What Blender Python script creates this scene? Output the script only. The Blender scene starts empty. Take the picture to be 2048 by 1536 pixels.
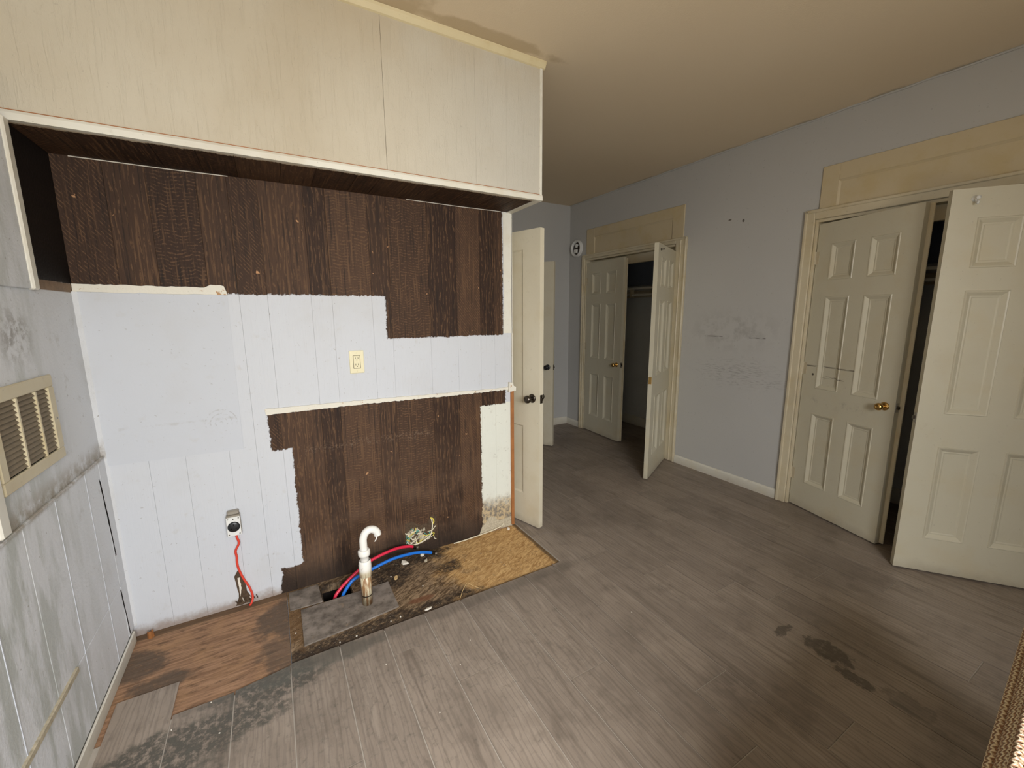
import bpy, bmesh, math, random
from mathutils import Vector, Matrix
random.seed(7)
scene = bpy.context.scene
C = scene.collection
PI = math.pi

# ------------------------------------------------------------------ camera, world, light, exposure
F_PX, YAW, PITCH, ROLL, CAM_H = 834.386, 0.522704, 0.1696705, -0.00612832, 1.46
fw = Vector((math.sin(YAW)*math.cos(PITCH), math.cos(YAW)*math.cos(PITCH), -math.sin(PITCH)))
rt = Vector((math.cos(YAW), -math.sin(YAW), 0)); up = rt.cross(fw)
cr, sr = math.cos(ROLL), math.sin(ROLL)
rt2 = cr*rt + sr*up; up2 = -sr*rt + cr*up
cam = bpy.data.cameras.new('camera'); cam.sensor_fit = 'HORIZONTAL'; cam.sensor_width = 36
cam.lens = F_PX*36/2048; cam.clip_start = 0.02
camo = bpy.data.objects.new('camera', cam); C.objects.link(camo)
camo.matrix_world = Matrix(((rt2.x, up2.x, -fw.x, 0), (rt2.y, up2.y, -fw.y, 0), (rt2.z, up2.z, -fw.z, CAM_H), (0, 0, 0, 1)))
scene.camera = camo

world = bpy.data.worlds.new('world'); scene.world = world; world.use_nodes = True
world.node_tree.nodes['Background'].inputs[0].default_value = (0.80, 0.90, 1.0, 1)
world.node_tree.nodes['Background'].inputs[1].default_value = 0.3

def area(name, loc, target, sx, sy, power, col):
    l = bpy.data.lights.new(name, 'AREA'); l.shape = 'RECTANGLE'; l.size = sx; l.size_y = sy
    l.energy = power; l.color = col
    o = bpy.data.objects.new(name, l); C.objects.link(o); o.location = loc
    o.rotation_euler = (Vector(target)-Vector(loc)).to_track_quat('-Z', 'Y').to_euler()
    return o
# daylight entering through the window in the wall behind the camera
area('window_skylight', (0.30, -2.0, 2.20), (0.50, 1.6, 0.35), 2.4, 1.7, 340, (0.975, 0.98, 0.985))
area('window_ground_bounce', (0.35, -1.75, 0.10), (0.45, 0.6, 2.2), 2.6, 1.2, 100, (1.0, 0.86, 0.63))
scene.view_settings.view_transform = 'Standard'; scene.view_settings.look = 'None'
scene.view_settings.gamma = 1.0; scene.view_settings.use_curve_mapping = False
scene.view_settings.exposure = 0.0
scene.cycles.use_adaptive_sampling = True; scene.cycles.adaptive_threshold = 0.03; scene.cycles.max_bounces = 6; scene.cycles.diffuse_bounces = 4

# ------------------------------------------------------------------ mesh helpers
def link(name, me, mat=None, parent=None):
    o = bpy.data.objects.new(name, me); C.objects.link(o)
    if mat is not None and me is not None and len(me.materials) == 0: me.materials.append(mat)
    if parent is not None: o.parent = parent
    return o
def tag(o, label=None, cat=None, group=None, kind=None):
    if label: o['label'] = label
    if cat: o['category'] = cat
    if group: o['group'] = group
    if kind: o['kind'] = kind
    return o
def empty(name, loc=(0, 0, 0), rz=0.0):
    o = bpy.data.objects.new(name, None); C.objects.link(o); o.location = loc; o.rotation_euler = (0, 0, rz)
    o.empty_display_size = 0.05
    return o
class MB:
    def __init__(s): s.v = []; s.f = []; s.sm = []
    def add(s, vs, fs, smooth=False):
        b = len(s.v); s.v += [tuple(p) for p in vs]
        for q in fs: s.f.append(tuple(b+i for i in q)); s.sm.append(smooth)
        return s
    def box(s, x0, x1, y0, y1, z0, z1):
        vs = [(x, y, z) for z in (z0, z1) for y in (y0, y1) for x in (x0, x1)]
        return s.add(vs, [(0, 2, 3, 1), (4, 5, 7, 6), (0, 1, 5, 4), (2, 6, 7, 3), (0, 4, 6, 2), (1, 3, 7, 5)])
    def cbox(s, x0, x1, y0, y1, z0, z1, c=0.002):
        """box with chamfered edges"""
        bm = bmesh.new(); t = MB().box(x0, x1, y0, y1, z0, z1)
        vv = [bm.verts.new(p) for p in t.v]
        for q in t.f: bm.faces.new([vv[i] for i in q])
        bmesh.ops.bevel(bm, geom=bm.edges[:], offset=c, segments=1, affect='EDGES')
        bm.verts.index_update()
        s.add([v.co[:] for v in bm.verts], [[v.index for v in f.verts] for f in bm.faces]); bm.free(); return s
    def prism(s, poly, a0, a1, axis='z'):
        """polygon (CCW list of 2D) extruded along axis from a0 to a1"""
        n = len(poly)
        def P(p, a):
            if axis == 'z': return (p[0], p[1], a)
            if axis == 'y': return (p[0], a, p[1])
            return (a, p[0], p[1])
        vs = [P(p, a0) for p in poly]+[P(p, a1) for p in poly]
        fs = [tuple(range(n))[::-1], tuple(range(n, 2*n))]+[(i, (i+1) % n, n+(i+1) % n, n+i) for i in range(n)]
        return s.add(vs, fs)
    def tube(s, pts, r, n=10, caps=True, smooth=True):
        pts = [Vector(p) for p in pts]; rs = r if isinstance(r, (list, tuple)) else [r]*len(pts)
        t0 = (pts[1]-pts[0]).normalized(); a = Vector((0, 0, 1)) if abs(t0.z) < .9 else Vector((1, 0, 0))
        u = t0.cross(a).normalized(); vs = []
        for i, p in enumerate(pts):
            t = (pts[min(i+1, len(pts)-1)]-pts[max(i-1, 0)]).normalized()
            u = (u-t*u.dot(t)).normalized(); w = t.cross(u)
            vs += [p+(u*math.cos(2*PI*k/n)+w*math.sin(2*PI*k/n))*rs[i] for k in range(n)]
        fs = [(i*n+k, i*n+(k+1) % n, (i+1)*n+(k+1) % n, (i+1)*n+k) for i in range(len(pts)-1) for k in range(n)]
        s.add(vs, fs, smooth)
        if caps:
            m = (len(pts)-1)*n
            s.add([vs[k] for k in range(n)], [tuple(range(n))[::-1]]); s.add([vs[m+k] for k in range(n)], [tuple(range(n))])
        return s
    def lathe(s, prof, n=24, org=(0, 0, 0), axis=(0, 0, 1), smooth=True):
        """profile of (radius, height) turned about axis through org"""
        A = Vector(axis).normalized(); a = Vector((0, 0, 1)) if abs(A.z) < .9 else Vector((1, 0, 0))
        u = A.cross(a).normalized(); w = A.cross(u); O = Vector(org); vs = []
        for r, h in prof: vs += [O+A*h+(u*math.cos(2*PI*k/n)+w*math.sin(2*PI*k/n))*max(r, 1e-4) for k in range(n)]
        fs = [(i*n+k, i*n+(k+1) % n, (i+1)*n+(k+1) % n, (i+1)*n+k) for i in range(len(prof)-1) for k in range(n)]
        return s.add(vs, fs, smooth)
    def build(s, name, mat=None, parent=None, recalc=True):
        me = bpy.data.meshes.new(name); me.from_pydata(s.v, [], s.f); me.polygons.foreach_set('use_smooth', s.sm)
        if recalc:
            bm = bmesh.new(); bm.from_mesh(me); bmesh.ops.recalc_face_normals(bm, faces=bm.faces[:]); bm.to_mesh(me); bm.free()
        me.update()
        return link(name, me, mat, parent)
def bx(name, x0, x1, y0, y1, z0, z1, mat, parent=None, c=0.0):
    m = MB()
    (m.cbox(x0, x1, y0, y1, z0, z1, c) if c else m.box(x0, x1, y0, y1, z0, z1))
    return m.build(name, mat, parent)
def smooth_path(pts, k=8):
    pts = [Vector(p) for p in pts]; q = [pts[0]*2-pts[1]]+pts+[pts[-1]*2-pts[-2]]; out = []
    for i in range(1, len(q)-2):
        for j in range(k):
            t = j/k; a, b, c, d = q[i-1:i+3]
            out.append(.5*((2*b)+(c-a)*t+(2*a-5*b+4*c-d)*t*t+(3*b-a-3*c+d)*t**3))
    return out+[pts[-1]]
def jag(poly_pts, amp, step, rnd):
    """subdivide an open polyline and jitter the inner points"""
    out = []
    for (a, b) in zip(poly_pts, poly_pts[1:]):
        L = math.dist(a, b); n = max(1, int(L/step))
        for i in range(n):
            t = i/n; out.append((a[0]+(b[0]-a[0])*t+rnd.uniform(-amp, amp), a[1]+(b[1]-a[1])*t+rnd.uniform(-amp, amp)))
    out.append(poly_pts[-1]); return out

# ------------------------------------------------------------------ material helpers
class NT:
    def __init__(s, name, rough=0.6, spec=0.3, metal=0.0):
        s.m = bpy.data.materials.new(name); s.m.use_nodes = True; s.t = s.m.node_tree; s.n = s.t.nodes
        s.b = s.n['Principled BSDF']; s.b.inputs['Roughness'].default_value = rough
        s.b.inputs['Specular IOR Level'].default_value = spec; s.b.inputs['Metallic'].default_value = metal
        s._p = s._o = None
    def new(s, t, **k):
        n = s.n.new(t)
        for a, v in k.items(): setattr(n, a, v)
        return n
    def put(s, sock, v):
        if isinstance(v, bpy.types.NodeSocket): s.t.links.new(v, sock)
        elif isinstance(v, (tuple, list)):
            sock.default_value = tuple(v)+((1,) if len(sock.default_value) == 4 and len(v) == 3 else ())
        else:
            try: sock.default_value = v
            except TypeError: sock.default_value = (v,)*len(sock.default_value)
    def pos(s):
        if s._p is None: s._p = s.new('ShaderNodeNewGeometry').outputs['Position']
        return s._p
    def obj(s):
        if s._o is None: s._o = s.new('ShaderNodeTexCoord').outputs['Object']
        return s._o
    def rand(s): return s.new('ShaderNodeObjectInfo').outputs['Random']
    def sep(s, v):
        n = s.new('ShaderNodeSeparateXYZ'); s.put(n.inputs[0], v); return n.outputs[0], n.outputs[1], n.outputs[2]
    def comb(s, x, y, z):
        n = s.new('ShaderNodeCombineXYZ')
        for i, v in enumerate((x, y, z)): s.put(n.inputs[i], v)
        return n.outputs[0]
    def ma(s, op, a, b=0.0, clamp=False):
        n = s.new('ShaderNodeMath', operation=op, use_clamp=clamp); s.put(n.inputs[0], a); s.put(n.inputs[1], b); return n.outputs[0]
    def vm(s, op, a, b):
        n = s.new('ShaderNodeVectorMath', operation=op); s.put(n.inputs[0], a); s.put(n.inputs[1], b); return n.outputs[0]
    def noise(s, v, sc, det=3.0, ro=0.55, dist=0.0):
        n = s.new('ShaderNodeTexNoise'); s.put(n.inputs['Vector'], v)
        for k, x in (('Scale', sc), ('Detail', det), ('Roughness', ro), ('Distortion', dist)): s.put(n.inputs[k], x)
        return n.outputs[0]
    def wave(s, v, sc, dist=2.0, det=2.0, dsc=1.0, dirn='X'):
        n = s.new('ShaderNodeTexWave', bands_direction=dirn); s.put(n.inputs['Vector'], v)
        for k, x in (('Scale', sc), ('Distortion', dist), ('Detail', det), ('Detail Scale', dsc)): s.put(n.inputs[k], x)
        return n.outputs['Fac']
    def ss(s, x, a, b):
        """smoothstep 0..1 from a to b (a may exceed b)"""
        n = s.new('ShaderNodeMapRange', interpolation_type='SMOOTHSTEP', clamp=True)
        s.put(n.inputs['Value'], x); s.put(n.inputs['From Min'], min(a, b)); s.put(n.inputs['From Max'], max(a, b))
        n.inputs['To Min'].default_value = 0.0 if a < b else 1.0; n.inputs['To Max'].default_value = 1.0 if a < b else 0.0
        return n.outputs[0]
    def mix(s, f, a, b, mode='MIX'):
        n = s.new('ShaderNodeMix', data_type='RGBA', blend_type=mode); s.put(n.inputs[0], f); s.put(n.inputs[6], a); s.put(n.inputs[7], b)
        return n.outputs[2]
    def mul(s, *a):
        r = a[0]
        for b in a[1:]: r = s.ma('MULTIPLY', r, b)
        return r
    def mx(s, *a):
        r = a[0]
        for b in a[1:]: r = s.ma('MAXIMUM', r, b)
        return r
    def box(s, u, v, u0, u1, v0, v1, e=0.003):
        return s.mul(s.ss(u, u0-e, u0+e), s.ss(u, u1+e, u1-e), s.ss(v, v0-e, v0+e), s.ss(v, v1+e, v1-e))
    def blob(s, u, v, cu, cv, ru, rv, wob=None, e=0.25):
        """soft ellipse mask, edges moved by wob (0..1 noise)"""
        d = s.ma('SQRT', s.ma('ADD', s.ma('POWER', s.ma('DIVIDE', s.ma('SUBTRACT', u, cu), ru), 2.0), s.ma('POWER', s.ma('DIVIDE', s.ma('SUBTRACT', v, cv), rv), 2.0)))
        if wob is not None: d = s.ma('ADD', d, s.ma('MULTIPLY', s.ma('SUBTRACT', wob, 0.5), 2.2))
        return s.ss(d, 1.0+e, 1.0-e)
    def bump(s, h, st=0.3, dist=0.01, nrm=None):
        n = s.new('ShaderNodeBump'); n.inputs['Strength'].default_value = st; n.inputs['Distance'].default_value = dist
        s.put(n.inputs['Height'], h)
        if nrm is not None: s.put(n.inputs['Normal'], nrm)
        return n.outputs[0]
    def col(s, c): s.put(s.b.inputs['Base Color'], c); return s
    def rough(s, r): s.put(s.b.inputs['Roughness'], r); return s
    def nrm(s, n): s.put(s.b.inputs['Normal'], n); return s
def plain(name, col, rough=0.5, spec=0.3, metal=0.0, var=0.12, sc=30):
    t = NT(name, rough, spec, metal); n = t.noise(t.obj(), sc)
    t.col(t.mix(n, tuple(c*(1-var) for c in col), tuple(min(1, c*(1+var)) for c in col))); return t.m

# shared pieces of pattern
def wood_grain(t, P, rnd, axis='z'):
    """streaky rough-sawn grain (0..1) along axis, shifted for every board"""
    x, y, z = t.sep(P); sh = t.ma('MULTIPLY', rnd, 37.0)
    if axis == 'z': a, l = t.ma('ADD', x, y), z
    elif axis == 'y': a, l = x, y
    else: a, l = y, x
    v1 = t.comb(t.ma('ADD', t.ma('MULTIPLY', a, 95.0), sh), t.ma('MULTIPLY', l, 4.0), sh)
    g1 = t.noise(v1, 1.0, 4, .6, .4)
    return (g1,)
def brown(t, P, axis='z'):
    """dark rough-sawn brown panelling, colour and height; each board's object colour picks its grain"""
    oc = t.new('ShaderNodeObjectInfo').outputs['Color']; sc = t.new('ShaderNodeSeparateColor'); t.put(sc.inputs[0], oc)
    r, kind, tone = sc.outputs[0], sc.outputs[1], sc.outputs[2]
    x, y, z = t.sep(P); a, l = (x, z) if axis == 'z' else (x, y); sh = t.ma('MULTIPLY', r, 37.0)
    g1 = t.noise(t.comb(t.ma('ADD', t.ma('MULTIPLY', a, 120.0), sh), t.ma('MULTIPLY', l, 3.5), sh), 1.0, 3, .6, .3)      # straight fibres
    wob = t.noise(t.comb(t.ma('MULTIPLY', a, 14.0), t.ma('MULTIPLY', l, 6.0), sh), 1.0, 2)
    rip = t.ma('SINE', t.ma('ADD', t.ma('MULTIPLY', l, 420.0), t.ma('MULTIPLY', wob, 26.0)))                            # saw ripples across
    dia = t.ma('SINE', t.ma('ADD', t.ma('ADD', t.ma('MULTIPLY', l, 330.0), t.ma('MULTIPLY', a, 430.0)), t.ma('MULTIPLY', wob, 9.0)))   # slanting saw marks
    fig = t.ma('SINE', t.ma('ADD', t.ma('MULTIPLY', a, 330.0), t.ma('MULTIPLY', t.noise(t.comb(t.ma('ADD', t.ma('MULTIPLY', a, 10.0), sh), t.ma('MULTIPLY', l, 3.2), sh), 1.0, 3, .6), 30.0)))
    brk = t.ss(t.noise(t.comb(t.ma('MULTIPLY', a, 60.0), t.ma('MULTIPLY', l, 30.0), sh), 1.0, 3, .7), .42, .6)
    k1 = t.ss(kind, .62, .70); k2 = t.ss(kind, .38, .30); k3 = t.mul(t.ma('SUBTRACT', 1.0, k1), t.ma('SUBTRACT', 1.0, k2))
    saw = t.mul(t.mx(t.mul(k1, t.ss(rip, .1, .9)), t.mul(k2, t.ss(dia, .2, .95)), t.mul(k3, t.ss(fig, .3, .95))), brk)
    base = t.mix(tone, (.029, .0140, .0078), (.072, .038, .021))
    c = t.mix(t.mx(t.mul(t.ss(g1, .54, .70), .50), t.mul(saw, .52)), base, (.175, .094, .044))
    c = t.mix(t.mul(t.ss(g1, .46, .30), .75), c, (.012, .008, .006))
    return c, g1
def paint_dirt(t, P, c, amt=1.0, tint=(.42, .38, .31)):
    n1 = t.noise(P, 2.2, 4, .6); n2 = t.noise(P, 19.0, 4, .65); n3 = t.noise(P, 85.0, 2)
    c = t.mix(t.mul(t.ss(n1, .5, .78), .30*amt), c, tint)
    c = t.mix(t.mul(t.ss(n2, .60, .78), .32*amt), c, tint)
    return t.mix(t.mul(t.ss(n3, .70, .76), .55*amt), c, (.20, .17, .13))

# --- panelling of the back wall: brown boards, painted white except where the cabinets hung
def mat_panelling():
    t = NT('panelling', .62, .25); P = t.pos(); x, y, z = t.sep(P)
    n = t.noise(P, 34.0, 4, .7); nb = t.noise(P, 110.0, 3, .7); n0 = t.noise(P, 6.0, 2)
    w = t.ma('ADD', t.mul(t.ma('SUBTRACT', n, .5), .020), t.ma('ADD', t.mul(t.ma('SUBTRACT', nb, .5), .022), t.mul(t.ma('SUBTRACT', n0, .5), .012)))
    wide = t.mul(t.ma('SUBTRACT', t.noise(P, 16.0, 5, .72), .5), .075)
    xw, zw = t.ma('ADD', x, w), t.ma('ADD', z, w)
    xb, zb = t.ma('ADD', x, wide), t.ma('ADD', z, wide)
    up = t.mx(t.box(xw, zw, -.8, 1.290, 1.552, 2.2), t.box(xw, zw, .560, 1.290, 1.321, 1.6))
    xl = t.ma('ADD', xw, t.mul(t.ma('SUBTRACT', wide, 0.0), .28))
    lo = t.mx(t.box(xw, zw, -.046, 1.119, .778, .972), t.box(xw, zw, 1.08, 1.306, .872, .972), t.box(xl, zw, .046, 1.121, -.1, .80), t.box(xb, zb, -.062, .2, -.1, .135))
    m = t.mx(up, lo)
    bc, bh = brown(t, P)
    # scratches, torn spots and old glue on the bare lower boards
    chip = t.mul(t.ss(t.noise(P, 21.0, 3, .6), .735, .76), .9); bc = t.mix(chip, bc, (.50, .27, .13))
    dust_lit = t.mul(t.ss(z, 1.0, .0), t.ss(t.noise(P, 7.0, 4, .6), .3, .75), .50); bc = t.mix(dust_lit, bc, (.17, .105, .066))  # dust, plus the stronger light low on the wall painted in as paler brown
    band = t.mul(t.box(x, t.ma('ADD', z, wide), .10, .78, .74, .775, .02), t.ss(nb, .5, .66), .45); bc = t.mix(band, bc, (.24, .17, .12))
    low_dark = t.mul(t.ss(t.ma('ADD', z, wide), .20, .02), .75); bc = t.mix(low_dark, bc, (.018, .013, .010))  # bare boards darken towards the floor
    # white paint over the boards
    g1 = bh
    wc = t.mix(t.noise(P, 1.5, 2), (.545, .57, .615), (.57, .58, .595))
    wc = paint_dirt(t, P, wc, .75)
    wc = t.mix(t.mul(t.ss(g1, .62, .78), t.ss(x, -.16, .02), .38), wc, (.45, .44, .43))
    rs = t.box(x, z, 1.10, 1.40, -.1, .88, .004)                     # strip by the door: older cream paint
    wc = t.mix(rs, wc, paint_dirt(t, P, (.70, .71, .63), 1.0))
    mold = t.mul(rs, t.ss(t.ma('ADD', z, t.ma('MULTIPLY', wide, 2.2)), .26, .15)); wc = t.mix(t.mul(mold, .85), wc, t.mix(t.ss(n, .4, .6), (.10, .075, .055), (.47, .34, .17)))
    foot = t.mul(t.ss(t.ma('ADD', z, wide), .05, .0), .7); wc = t.mix(foot, wc, (.22, .14, .085))
    c = t.mix(m, wc, bc)
    t.col(c); t.rough(t.mix(m, (.55,)*3, (.68,)*3))
    t.nrm(t.bump(bh, .40, .003)); return t.m
# --- boards on the underside of the soffit: brown with a fringe of white paint at the front
def mat_soffit_under():
    t = NT('soffit_under', .65, .2); P = t.pos(); x, y, z = t.sep(P); n = t.noise(P, 95.0, 3, .7); n1 = t.noise(P, 11.0, 3)
    yy = t.ma('ADD', y, t.ma('ADD', t.mul(t.ma('SUBTRACT', n, .5), .03), t.mul(t.ma('SUBTRACT', n1, .5), .03)))
    c, h = brown(t, P, 'y'); e = t.mx(t.ss(yy, 2.056, 2.050), t.ss(t.ma('ADD', x, t.mul(t.ma('SUBTRACT', n, .5), .02)), 1.325, 1.33))
    t.col(t.mix(e, c, t.mix(n1, (.72, .66, .53), (.45, .33, .2)))); t.nrm(t.bump(h, .5, .004)); return t.m
# --- painted, textured panelling of the soffit face
def mat_soffit_paint():
    t = NT('soffit_paint', .55, .3); P = t.pos(); x, y, z = t.sep(P)
    v = t.comb(t.ma('MULTIPLY', x, 70.0), y, t.ma('MULTIPLY', z, 5.0)); g = t.noise(v, 1.0, 4, .6, 1.2)
    ripple = t.noise(t.comb(t.ma('MULTIPLY', x, 24.0), y, t.ma('MULTIPLY', z, 9.0)), 1.0, 3, .6, 3.0)
    or_ = t.noise(P, 140.0, 2)
    c = t.mix(t.ss(t.noise(P, 1.6, 3), .35, .7), (.55, .50, .40), (.49, .43, .325))
    c = t.mix(t.mul(t.ss(x, .35, 1.25), .55), c, (.53, .525, .485))
    c = t.mix(t.mul(t.ss(z, 2.45, 2.75), t.ss(t.noise(P, 4.0, 3), .35, .65), .35), c, (.50, .40, .26))
    c = paint_dirt(t, P, c, .35, (.5, .42, .3))
    t.col(c)
    h = t.ma('ADD', t.mul(t.ss(g, .5, .75), .55), t.ma('ADD', t.mul(t.ss(ripple, .58, .76), .45), t.mul(or_, .35)))
    t.nrm(t.bump(h, .48, .005)); return t.m
def mat_ceiling():
    t = NT('ceiling_paint', .75, .15); P = t.pos(); x, y, z = t.sep(P); n = t.noise(P, 5.0, 4, .6)
    c = t.mix(t.noise(P, .9, 2), (.70, .585, .425), (.75, .64, .48))
    st = t.mx(t.blob(x, y, .35, 1.93, .35, .10, n), t.blob(x, y, 1.0, 1.97, .35, .045, n)); c = t.mix(t.mul(st, .5), c, (.37, .27, .14))
    c = t.mix(t.mul(t.ss(x, 3.30, 3.335), t.ss(n, .4, .6), .5), c, (.30, .28, .23))
    t.col(c); t.nrm(t.bump(t.noise(P, 160.0, 2), .25, .002)); return t.m
def mat_bluewall(name, scuffs=True):
    t = NT(name, .55, .3); P = t.pos(); x, y, z = t.sep(P)
    c = t.mix(t.noise(P, 1.3, 3), (.455, .450, .435), (.52, .512, .492))
    if scuffs:
        n = t.noise(t.comb(x, t.ma('MULTIPLY', y, 22.0), t.ma('MULTIPLY', z, 160.0)), 1.0, 3)
        nn = t.noise(P, 12.0, 4, .65)
        m = t.mx(t.box(y, z, 2.20, 2.37, 1.244, 1.250, .004), t.box(y, z, 1.84, 1.97, 1.244, 1.250, .004))
        c = t.mix(t.mul(m, t.ss(n, .35, .55), .9), c, (.055, .04, .03))
        hz = t.mul(t.blob(y, z, 2.12, 1.30, .40, .17, nn, .6), t.ss(nn, .42, .72), .40); c = t.mix(hz, c, (.20, .175, .155))
        l2 = t.mul(t.blob(y, z, 2.05, .95, .32, .10, nn, .6), t.ss(n, .5, .62), .4); c = t.mix(l2, c, (.2, .18, .17))
        m2 = t.mx(t.blob(y, z, 2.215, 2.195, .014, .006), t.blob(y, z, 2.10, 2.170, .010, .012)); c = t.mix(t.mul(m2, .85), c, (.06, .045, .03))
    n2 = t.noise(P, 60.0, 2); c = t.mix(t.mul(t.ss(n2, .68, .76), .35), c, (.25, .24, .22))
    t.col(c); t.nrm(t.bump(t.noise(P, 190.0, 2), .15, .002)); return t.m
# --- left wall: drywall above, painted boards below
def mat_left(name, brown_patch=True):
    t = NT(name, .6, .25); P = t.pos(); x, y, z = t.sep(P); n = t.noise(P, 22.0, 5, .68)
    c = paint_dirt(t, P, (.69, .71, .735), 1.15, (.36, .34, .29))
    gr = t.mul(t.ss(y, 2.25, 1.55), t.ss(t.noise(t.comb(x, t.ma('MULTIPLY', y, 17.0), t.ma('MULTIPLY', z, 4.0)), 1.0, 4, .6), .40, .62), .62)
    c = t.mix(gr, c, (.36, .385, .34))
    sm = t.mul(t.blob(y, z, 1.84, 1.40, .10, .085, n, .5), t.ss(n, .42, .6), .6); c = t.mix(sm, c, (.14, .115, .08))
    dl = t.mul(t.ss(z, .955, .875), t.ss(z, .85, .87), t.ss(n, .3, .6), .75); c = t.mix(dl, c, (.27, .22, .15))
    fo = t.mul(t.ss(t.ma('ADD', z, t.mul(n, .06)), .10, .05), .5); c = t.mix(fo, c, (.30, .24, .16))
    if brown_patch:
        m = t.box(t.ma('ADD', y, t.mul(n, .004)), t.ma('ADD', z, t.mul(t.ma('SUBTRACT', n, .5), .018)), 1.95, 2.5, 1.580, 2.2, .003)
        bc, bh = brown(t, P); bc = t.mix(.92, bc, (.004, .0035, .0035)); c = t.mix(m, c, bc)
        w = t.box(y, z, 2.0, 2.5, 1.548, 1.582, .002); c = t.mix(w, c, t.mix(n, (.34, .22, .13), (.10, .07, .05)))
    t.col(c); t.nrm(t.bump(t.noise(P, 95.0, 3), .4, .003)); return t.m
def mat_trim(name, c0=(.60, .53, .38), dirty=.7, yellow=.35):
    t = NT(name, .42, .4); P = t.pos(); n = t.noise(P, 6.0, 4, .6); x, y, z = t.sep(P)
    c = t.mix(t.mul(t.ss(n, .45, .7), yellow), c0, (.50, .38, .17)); c = paint_dirt(t, P, c, dirty, (.34, .26, .16))
    low = t.mul(t.ss(t.ma('ADD', z, t.mul(n, .08)), .12, .02), .35*dirty); c = t.mix(low, c, (.20, .14, .09))
    t.col(c); t.nrm(t.bump(t.noise(P, 90.0, 2), .12, .002)); return t.m
def mat_door(name, c0=(.555, .515, .395), marks=False):
    t = NT(name, .38, .45); P = t.obj(); x, y, z = t.sep(P); n = t.noise(P, 5.0, 4, .6); f = t.noise(P, 14.0, 5, .7)
    c = t.mix(t.mul(t.ss(n, .48, .72), .25), c0, (.52, .42, .24))
    c = paint_dirt(t, P, c, .45, (.36, .29, .19))
    c = t.mix(t.mul(t.ss(t.ma('ADD', z, t.mul(f, .1)), .13, .04), .35), c, (.22, .16, .10))
    if marks:
        st = t.noise(t.comb(t.ma('MULTIPLY', x, 14.0), 0.0, t.ma('MULTIPLY', z, 120.0)), 1.0, 3)
        l = t.mul(t.box(x, z, .0, .36, 1.068, 1.076, .004), t.ss(st, .36, .5), .75)
        l = t.mx(l, t.mul(t.box(x, z, .10, .30, .995, 1.008, .004), t.ss(st, .5, .6), .9), t.mul(t.blob(x, z, .075, 1.013, .008, .008), .9))
        l = t.mx(l, t.mul(t.box(x, z, .05, .45, .80, .85, .03), t.ss(f, .48, .7), .35)); c = t.mix(l, c, (.05, .035, .025))
    t.col(c); t.nrm(t.bump(t.noise(P, 130.0, 2), .08, .002)); return t.m
# --- vinyl plank floor
def mat_planks():
    t = NT('vinyl_plank', .42, .35); P = t.pos(); x, y, z = t.sep(P); r = t.rand(); g1 = wood_grain(t, P, r, 'y')[0]
    n = t.noise(P, 9.0, 5, .65); nf = t.noise(P, 42.0, 4, .7); n1 = t.noise(P, 2.6, 4, .6)
    c = t.mix(r, (.255, .208, .168), (.315, .258, .208))
    gw = t.noise(t.comb(t.ma('ADD', t.ma('MULTIPLY', x, 26.0), t.ma('MULTIPLY', r, 37.0)), t.ma('MULTIPLY', y, 2.2), r), 1.0, 4, .62, .6)
    c = t.mix(t.mul(t.ss(gw, .50, .72), .45), c, (.40, .335, .275)); c = t.mix(t.mul(t.ss(gw, .46, .28), .6), c, (.14, .110, .086))
    c = t.mix(t.mul(t.ss(g1, .55, .75), .25), c, (.42, .355, .30)); c = t.mix(t.mul(t.ss(g1, .44, .28), .35), c, (.12, .094, .074))
    fig = t.wave(t.comb(t.ma('ADD', t.ma('MULTIPLY', x, 7.0), t.ma('MULTIPLY', r, 31.0)), t.ma('MULTIPLY', y, 1.3), r), 2.2, 11.0, 3, 1.3)
    c = t.mix(t.mul(t.ss(fig, .7, .95), .28), c, (.115, .096, .08))
    c = t.mix(t.mul(t.ss(n1, .42, .70), .42), c, (.145, .116, .092)); c = t.mix(t.mul(t.ss(t.noise(P, 5.5, 5, .7), .50, .72), .40), c, (.11, .088, .069))
    c = t.mix(t.mul(t.ss(nf, .63, .72), .45), c, (.09, .075, .062)); 
    d1 = t.mx(t.blob(x, y, -.10, 1.725, .20, .075, n), t.blob(x, y, -.34, 1.62, .26, .085, n), t.blob(x, y, -.50, 1.56, .22, .14, n))
    c = t.mix(t.mul(d1, t.ss(nf, .34, .58), .95), c, t.mix(t.ss(nf, .3, .7), (.022, .021, .018), (.10, .094, .076)))
    d1b = t.mul(t.blob(x, y, .05, 1.76, .30, .05, n), .5); c = t.mix(d1b, c, (.10, .105, .09))
    ns = t.noise(P, 24.0, 4, .65)
    d2 = t.mx(t.blob(x, y, 1.980, .70, .055, .085, ns, .15), t.blob(x, y, 1.915, .575, .028, .06, ns, .15), t.blob(x, y, 1.935, .86, .06, .022, ns, .15), t.mul(t.blob(x, y, 1.95, .42, .05, .08, ns, .15), .5))
    c = t.mix(t.mul(d2, t.ss(nf, .2, .5), .68), c, (.055, .044, .034))
    d3 = t.mul(t.blob(x, y, 1.45, .80, .12, .14, n, .7), t.ss(n, .35, .6), .40); c = t.mix(d3, c, (.07, .055, .045))
    d4 = t.mul(t.blob(x, y, .25, 1.45, .8, .45, n1, .6), t.ss(nf, .5, .68), .35); c = t.mix(d4, c, (.10, .09, .075))
    d5 = t.mul(t.blob(x, y, .55, 1.775, .9, .04, n, .5), .45); c = t.mix(d5, c, (.10, .085, .07))
    t.col(c); t.rough(t.ma('ADD', .34, t.mul(n1, .28)))
    t.nrm(t.bump(gw, .2, .002)); return t.m
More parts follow.
